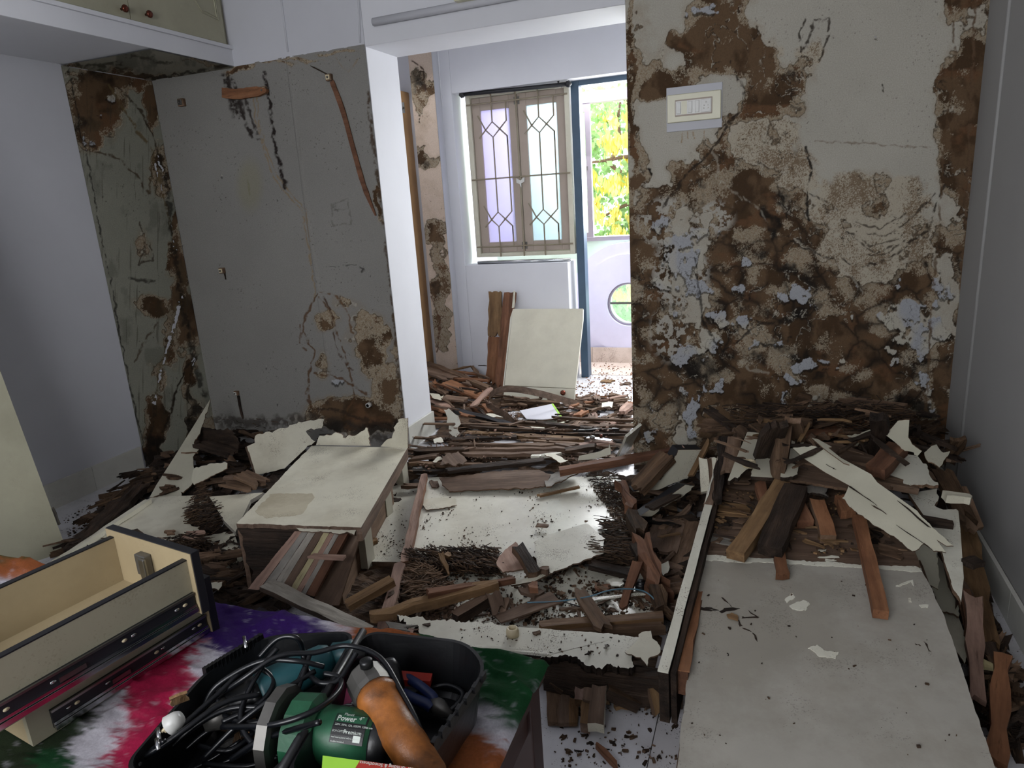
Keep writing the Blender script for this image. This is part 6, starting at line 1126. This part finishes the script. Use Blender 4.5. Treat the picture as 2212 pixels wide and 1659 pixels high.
# drawers
def drawer(lb,O,e1,h,L,W,first):
    e1=Vector(e1).normalized(); x=-e1; z=Vector((0,0,1)); y=z.cross(x)
    if y.x>0: y=-y
    Mx=Matrix((x,y,z)).transposed().to_4x4(); Mx.translation=O
    e=empty('drawer',O,lb,'drawer'); t=.012
    B=lambda n,x0,x1,y0,y1,z0,z1,m_,p=e,b=0: box(n,x0,x1,y0,y1,z0,z1,m_,p,b,mw=Mx)
    fp=B('front_panel',-.016,0,-.014,W+.014,0,h+.014,'blacke',e,.001); B('inner_face',0,.0012,-.0125,W+.0125,.0015,h+.0125,'beige',fp)
    for n,y0 in (('side',0),('side',W-t)):
        s=B(n,.0015,L,y0,y0+t,.0,h-.0025,'drawer_out' if y0==0 else 'beige'); B('edge_band',.0015,L,y0-.0003,y0+t+.0003,h-.0024,h,'blacke',s)
    B('back',L-t,L,t,W-t,.0,h-.003,'beige'); B('bottom',.0015,L-t,t,W-t,.008,.014,'beige')
    zs=h*.10; sl=B('slide',.004,L*.9,-.005,-.0004,zs,zs+.034,'blacke'); B('rail_lip',.004,L*.9,-.010,-.004,zs-.003,zs+.005,'chrome',sl); B('rail_lip',.004,L*.9,-.008,-.004,zs+.030,zs+.034,'metal',sl); B('rail_lip',.004,L*.9,-.0075,-.005,zs+.006,zs+.011,'chrome',sl)
    for f in (.06,.10,.30,.34,.62,.78,.82): c=Mx@Vector((L*f,-.005,zs+.020)); lathe('slot',c,c-y*.0012,[(0,.0045),(1,.0045)],'pvc' if f in(.06,.34,.78) else 'chrome',sl,n=10,sy=.6)
    B('release_lever',L*.50,L*.60,-.0085,-.005,zs+.014,zs+.022,'metal',sl)
    if first:
        lk=B('lock',.0014,.016,W*.46,W*.46+.032,h*.50,h*.50+.042,'steel',e,.002); B('lock_cap',.016,.022,W*.46-.006,W*.46+.012,h*.46,h*.46+.044,'metal',lk,.002); B('bolt',.004,.010,W*.46+.010,W*.46+.022,h*.32,h*.50,'steel',lk)
    return e
hd=.108
O2=PZ(462,1368,TZ+.004); A2=PZ(450,1380,TZ);B2=PZ(65,1634,TZ); d2=(A2-B2).normalized()
drawer('lower cream drawer with a black front and metal slide lying on the cloth',O2+Vector((-.012,0,0)),d2,hd,(A2-B2).length,.235,False)
O1=PZ(437,1326,TZ+.004+hd); A1=PZ(385,1255,TZ+2*hd);B1=PZ(0,1465,TZ+2*hd); d1=(A1-B1).normalized()
drawer('upper cream drawer with a lock inside its black-edged front, stacked on the lower drawer',O1+Vector((-.010,0,.001)),d1,hd,.40,.235,True)
# tool case: two open halves
ZR=TZ+.115
def roundpoly(P_,r,n=5):
    out=[]; k=len(P_)
    for i in range(k):
        a,b,c=P_[i-1],P_[i],P_[(i+1)%k]; u=(a-b);w_=(c-b); rr=min(r,u.length*.45,w_.length*.45); p=b+u.normalized()*rr;q=b+w_.normalized()*rr
        for s in range(n+1): t=s/n; out.append(p*(1-t)**2+b*2*t*(1-t)+q*t*t)
    return out
def tray(px_,parent,z1,z0,inset):
    P_=[PZ(x,y,z1) for x,y in px_]; O=roundpoly(P_,.035); c=sum(O,Vector())/len(O); n=len(O)
    area_=sum(O[i].x*O[(i+1)%n].y-O[(i+1)%n].x*O[i].y for i in range(n))
    if area_<0: O=O[::-1]
    def ring(z,ins): 
        r=[]
        for p in O: d=(p-c); d.z=0; q=p-d.normalized()*ins; q.z=z; r.append(q)
        return r
    rings=[ring(z0,inset),ring(z0+.01,inset-.008),ring(z1-.02,.006),ring(z1-.016,0),ring(z1,0),ring(z1,.006),ring(z1-.018,.010),ring(z0+.012,inset-.002),ring(z0+.006,inset+.006)]
    vs=[p for r in rings for p in r]; fs=[]
    for k in range(len(rings)-1):
        for i in range(n): fs.append((k*n+i,k*n+(i+1)%n,(k+1)*n+(i+1)%n,(k+1)*n+i))
    fs.append(tuple(range(n-1,-1,-1))); fs.append(tuple((len(rings)-1)*n+i for i in range(n)))
    return mk('tray',vs,fs,'blackp',parent)
tc=empty('tool_case',PZ(680,1520,TZ+.004),'black plastic tool case lying open with both halves full of tools','case')
t1=tray([(268,1652),(440,1452),(572,1372),(772,1362),(596,1680),(300,1690)],tc,ZR,TZ+.022,.025); t2=tray([(788,1361),(1010,1384),(1056,1440),(893,1672),(880,1690),(606,1684)],tc,ZR,TZ+.022,.028)
for k in range(15):
    f=k/14; p=PZ(445+118*f,1450-72*f,ZR+.001); box('rim_tooth',p.x-.004,p.x+.004,p.y-.003,p.y+.003,ZR-.006,ZR+.008,'blackp',tc)
for k in range(9):
    f=k/8; p=PZ(1043-140*f,1460+190*f,ZR+.001); box('rim_tooth',p.x-.003,p.x+.003,p.y-.006,p.y+.006,ZR-.006,ZR+.005,'blackp',tc)
a=PZ(784,1364,ZR);b=PZ(604,1672,ZR); sweep('hinge_bar',[a,b],.007,'blackp',tc)
# power tools
K=lambda x,y,h: PZ(x,y,TZ+h)
g=empty('cutting_machine',K(740,1600,.06),'green marble cutter with a dark end cap and rating label lying in the tool case','power tool')
Aa,Bb=K(690,1585,.085),K(846,1606,.08); ax=(Bb-Aa).normalized(); Lc=(Bb-Aa).length; rc=.040
lathe('motor_body',Aa,Aa+ax*Lc*.80,[(0,.034),(.05,.036),(.12,rc),(1,rc)],'tool_green',g,24); lathe('end_cap',Aa+ax*Lc*.80,Bb+ax*.004,[(0,.0405),(.1,.041),(.75,.039),(.95,.033),(1,.026)],'blackp',g,24)
lathe('gear_housing',Aa-ax*.042,Aa+ax*.004,[(0,.040),(.12,.052),(.8,.054),(1,.042)],'tool_green',g,14,smooth=False); lathe('blade_guard',Aa-ax*.070,Aa-ax*.050,[(0,.048),(.1,.060),(.9,.060),(1,.05)],'steel',g,12,sy=1.0,smooth=False)
u_=ax.cross((C0-Aa).normalized()).normalized(); toC=u_.cross(ax).normalized(); 
if toC.dot(C0-Aa)<0: toC=-toC
upv=ax.cross(toC).normalized(); 
if upv.dot(cu_)<0: upv=-upv
def oncyl(x,y,r,org,a0=0):   # x along axis, y up the label
    th=y/rc+a0; return org+ax*x+toC*(math.cos(th)*r)+upv*(math.sin(th)*r)
def cyl_patch(name,x0,x1,y0,y1,dr,mat,parent,org,a0,n=8):
    vs=[];fs=[]
    for i in range(n+1):
        y=y0+(y1-y0)*i/n; vs+=[oncyl(x0,y,rc+dr,org,a0),oncyl(x1,y,rc+dr,org,a0),oncyl(x1,y,rc+dr-.0008,org,a0),oncyl(x0,y,rc+dr-.0008,org,a0)]
    for i in range(n):
        for j in range(4): fs.append((4*i+j,4*i+(j+1)%4,4*i+4+(j+1)%4,4*i+4+j))
    return mk(name,vs,fs,mat,parent)
org=Aa; lx0=Lc*.30; lx1=Lc*.74; a0_=.25
lab=cyl_patch('rating_label',lx0,lx1,-.018,.020,.0012,'black_tile',g,org,a0_); cyl_patch('label_stripe',lx0+.002,lx1-.002,.008,.019,.0016,'tool_green',lab,org,a0_,4); cyl_patch('label_box',lx0+(lx1-lx0)*.70,lx1-.004,-.015,-.007,.0016,'txt',lab,org,a0_,4)
def textmesh(body,size,mat,place,parent,name='label_text',bold=0):
    cu=bpy.data.curves.new('t','FONT'); cu.body=body; cu.size=size; cu.offset=bold; cu.resolution_u=2; to=bpy.data.objects.new('t',cu); COL.objects.link(to)
    dg=bpy.context.evaluated_depsgraph_get(); me=bpy.data.meshes.new_from_object(to.evaluated_get(dg)); bpy.data.objects.remove(to)
    for v_ in me.vertices: v_.co=place(v_.co.x,v_.co.y)
    me.materials.clear(); me.materials.append(M[mat]); o=bpy.data.objects.new(name,me); COL.objects.link(o); o.parent=parent; o.matrix_parent_inverse=parent.matrix_world.inverted(); return o
def cplace(x0,y0): return lambda x,y: oncyl(x0+x,y0+y,rc+.0022,org,a0_)
s_=(lx1-lx0)
textmesh('Planet',.0058,'txt',cplace(lx0+.011,.0175),lab); textmesh('Power',.0105,'txt',cplace(lx0+.003,.0095),lab,bold=.0002); textmesh('4"',.008,'txt',cplace(lx0+s_*.72,.0125),lab); textmesh('Premium',.0072,'txt',cplace(lx0+s_*.38,-.006),lab)
textmesh('220V, 50Hz, 12A, 1050W, 13000 min',.0036,'txt',cplace(lx0+.003,.003),lab); textmesh('EC4 CUTTER',.0036,'txt',cplace(lx0+.002,-.005),lab); textmesh('read instructions before use',.003,'txt',cplace(lx0+.002,-.012),lab); textmesh('double insulated',.003,'txt',cplace(lx0+.002,-.017),lab)
g=empty('angle_grinder',K(860,1560,.06),'worn orange angle grinder with a cast head in the right half of the case','power tool')
Aa2,Bb2=K(812,1500,.115),K(925,1680,.10); ax2=(Bb2-Aa2).normalized()
lathe('body',Aa2,Bb2,[(0,.030),(.06,.033),(.12,.033),(.14,.030),(.5,.028),(1,.026)],'tool_orange',g,20); lathe('gear_head',Aa2-ax2*.045,Aa2+ax2*.002,[(0,.026),(.15,.031),(.8,.033),(1,.032)],'steel',g,12,smooth=False); h0=Aa2-ax2*.026+Vector((0,0,.03)); lathe('spindle_button',h0,h0+Vector((0,0,.012)),[(0,.010),(.8,.010),(1,.007)],'blackp',g,14)
g=empty('power_drill',K(640,1450,.06),'teal power drill with a black collar tangled in black cables','power tool')
A3,B3=K(715,1418,.095),K(560,1500,.085); a3=(B3-A3).normalized(); lathe('body',A3,B3,[(0,.020),(.1,.026),(.5,.030),(.95,.033),(1,.032)],'teal',g,20); lathe('collar',B3,B3+a3*.045,[(0,.032),(.3,.031),(.35,.028),(1,.026)],'blackp',g,20); lathe('chuck',B3+a3*.045,B3+a3*.085,[(0,.022),(.5,.020),(1,.012)],'steel',g,16); lathe('rear_handle',A3-a3*.005,K(770,1408,.10),[(0,.020),(.4,.019),(.8,.021),(1,.016)],'teal',g,14); lathe('cord_boot',K(752,1416,.11),K(790,1414,.11),[(0,.011),(.5,.010),(1,.007)],'blackp',g,10)
def flatbar(name,lb,cat,a,b,w_,t_,mt_,parent=None,taper=1.0,jag=(0,0),roll=0): return plank(name,lb,cat,a,b,w_,t_,mt_,parent=parent,world=True,taper=taper,jag=jag,rough=0,roll=roll)
g=empty('pink_spanner',K(740,1510,.06),'pink painted flat spanner leaning between the drill and the orange grinder','spanner'); flatbar('shank',None,None,K(722,1540,.075),K(792,1455,.10),.020,.006,'pink',g,roll=20); lathe('ring_end',K(792,1455,.094),K(792,1455,.102),[(0,.013),(1,.013)],'pink',g,16,smooth=False); lathe('ring_hole',K(793,1454,.1025),K(793,1454,.1035),[(0,.006),(1,.006)],'blacke',g,12,smooth=False)
g=empty('open_spanner',K(760,1530,.06),'steel open-ended spanner beside the pink one','spanner'); flatbar('shank',None,None,K(755,1538,.085),K(800,1470,.095),.013,.006,'chrome',g)
c=K(748,1548,.09); ja=[c+Vector((math.cos(t)*.018,math.sin(t)*.018,0)) for t in [math.radians(x) for x in range(-60,215,25)]]; sweep('open_jaw',ja,.0065,'chrome',g,8); c=K(806,1452,.09); ja=[c+Vector((math.cos(t)*.014,math.sin(t)*.014,0)) for t in [math.radians(x) for x in range(100,380,28)]]; sweep('open_jaw',ja,.005,'chrome',g,8)
g=empty('pliers',K(900,1490,.05),'pliers with blue grips in the right half of the tool case','pliers'); sweep('grip',smooth_path([K(855,1490,.055),K(890,1508,.06),K(920,1520,.055),K(932,1530,.05)]),.009,'blue',g); sweep('grip',smooth_path([K(875,1462,.065),K(905,1480,.07),K(932,1502,.06),K(938,1512,.055)]),.008,'blue',g); lathe('jaw',K(932,1518,.05),K(975,1545,.045),[(0,.012),(.4,.014),(1,.005)],'steel',g,10)
g=empty('red_handled_tool',K(900,1460,.05),'screwdriver with a flat red handle at the back of the tool case','screwdriver'); flatbar('handle',None,None,K(862,1458,.075),K(932,1463,.07),.022,.012,'redp',g,taper=.85); sweep('blade',[K(862,1458,.07),K(850,1440,.09)],.003,'tool_orange',g)
T(lathe('hammer_handle',K(838,1425,.11),K(855,1510,.05),[(0,.010),(.2,.017),(.7,.018),(1,.015)],'blackp'),'black rounded handle standing behind the orange grinder','handle')
T(flatbar('folding_rule','yellow stick lying among the cables left of the green cutter','stick',K(595,1497,.09),K(568,1562,.085),.011,.006,'yellow'),None)
T(plank('wood_chip','small pale wood chip standing on the left rim of the tool case',PK,K(388,1515,.15),K(386,1495,.18),.02,.004,'tan',world=True,jag=(.004,.006)),None)
g=empty('power_plug',K(378,1562,.1),'white two-pin plug hanging over the left rim of the tool case','plug'); lathe('body',K(392,1548,.125),K(362,1570,.115),[(0,.009),(.3,.013),(.9,.015),(1,.012)],'whitep',g,12); 
for s in (-3,4): sweep('pin',[K(362+s,1571,.115),K(354+s,1580,.108)],.0025,'pvc',g,6)
g=empty('adhesive_box',K(800,1650,.1),'green, white and red cardboard box at the bottom edge of the tool case','box')
bp_=plane(K(700,1640,.165),K(900,1668,.16),K(700,1700,.155)); slab('carton',[(697,1632),(905,1660),(900,1760),(690,1740)],bp_,.03,('lime','whitep'),g); slab('red_band',[(778,1642),(903,1660),(900,1690),(762,1668)],(bp_[0]+bp_[1]*.0006,bp_[1]),.0006,('redp','redp'),g); slab('white_band',[(762,1668),(900,1690),(900,1740),(740,1710)],(bp_[0]+bp_[1]*.0006,bp_[1]),.0006,('whitep','whitep'),g)
e_a=(PL(880,1656,bp_)-PL(790,1644,bp_)).normalized(); e_b=bp_[1].cross(e_a)*-1; o0=PL(893,1660,bp_)+bp_[1]*.0016
textmesh('for Grinding & Smoothness',.006,'txt',lambda x,y: o0-e_a*x+ (e_b*y if e_b.dot(cu_)<0 else -e_b*y),g)
cabs=[[(300,1655,.10),(330,1610,.06),(420,1540,.08),(520,1470,.13),(600,1418,.15),(680,1410,.14),(750,1395,.14),(820,1420,.14),(870,1500,.13),(905,1570,.12),(915,1620,.10),(890,1655,.10)],
[(355,1600,.13),(320,1630,.09),(345,1668,.05),(420,1660,.03),(520,1600,.05)],[(395,1575,.11),(345,1620,.08),(360,1665,.04),(450,1660,.035),(560,1610,.06),(640,1560,.12)],
[(560,1420,.13),(600,1380,.15),(640,1378,.15),(655,1410,.12),(650,1450,.1)],[(655,1415,.14),(665,1450,.12),(690,1475,.12),(730,1470,.12),(755,1435,.13),(770,1410,.14)],
[(480,1570,.10),(590,1565,.13),(680,1535,.14),(730,1495,.13),(735,1465,.12),(700,1455,.12)],[(440,1530,.09),(470,1480,.12),(560,1430,.14),(640,1428,.14),(700,1440,.12)],[(470,1480,.11),(480,1540,.09),(540,1560,.09),(620,1540,.10),(650,1470,.12),(670,1410,.14)],
[(420,1600,.05),(430,1540,.06),(520,1520,.07),(560,1560,.06),(500,1620,.05),(430,1610,.05)],[(400,1620,.05),(470,1570,.07),(560,1580,.08),(600,1620,.06),(540,1655,.05),(440,1650,.04)],[(500,1640,.07),(560,1600,.10),(620,1580,.12),(690,1560,.16)],[(900,1500,.04),(960,1480,.05),(1000,1500,.05),(960,1540,.04),(900,1520,.04)],
[(380,1580,.11),(470,1500,.12),(540,1440,.13),(590,1470,.11),(560,1520,.10),(480,1560,.09)],[(600,1400,.15),(560,1450,.13),(520,1540,.10),(540,1600,.08),(600,1640,.07)],[(345,1640,.06),(420,1570,.09),(500,1530,.10),(610,1520,.10),(660,1440,.13)],[(440,1640,.06),(520,1560,.10),(600,1500,.12),(680,1450,.12)],[(290,1650,.09),(380,1590,.12),(480,1520,.13),(560,1500,.12)]]
for i,c_ in enumerate(cabs): 
    o=T(sweep('power_cable',smooth_path([K(*q) for q in c_],7),.0042 if i not in (1,2) else .003,'cable',n=8),['thick black cable arching from the drill over the orange grinder','thin black cable looping at the left end of the tool case','second thin black cable looping at the left end of the tool case'][i] if i<3 else 'black cable coiled in the left half of the tool case','cable',None if i<3 else 'black cables coiled in the left half of the tool case')
for i,(x,y) in enumerate(((345,1598),(532,1400),(343,1620))): T(sweep('steel_pin',[K(x,y,.135),K(x-5,y-24,.14)],.003,'chrome',n=6),('small steel pin behind the white plug','small steel pin on the serrated rim','small steel pin below the white plug')[i],'pin')
scatter('wood_chip','scrap of rusty metal among the cables','scrap','rusty scraps among the cables',[(470,1560),(620,1520),(640,1600),(500,1650)],flat(TZ+.03),12,L=(.03,.06),w=(.006,.014),t=(.003,.006),mats=('rot','steel','tan'),zj=.02,jag=.5)
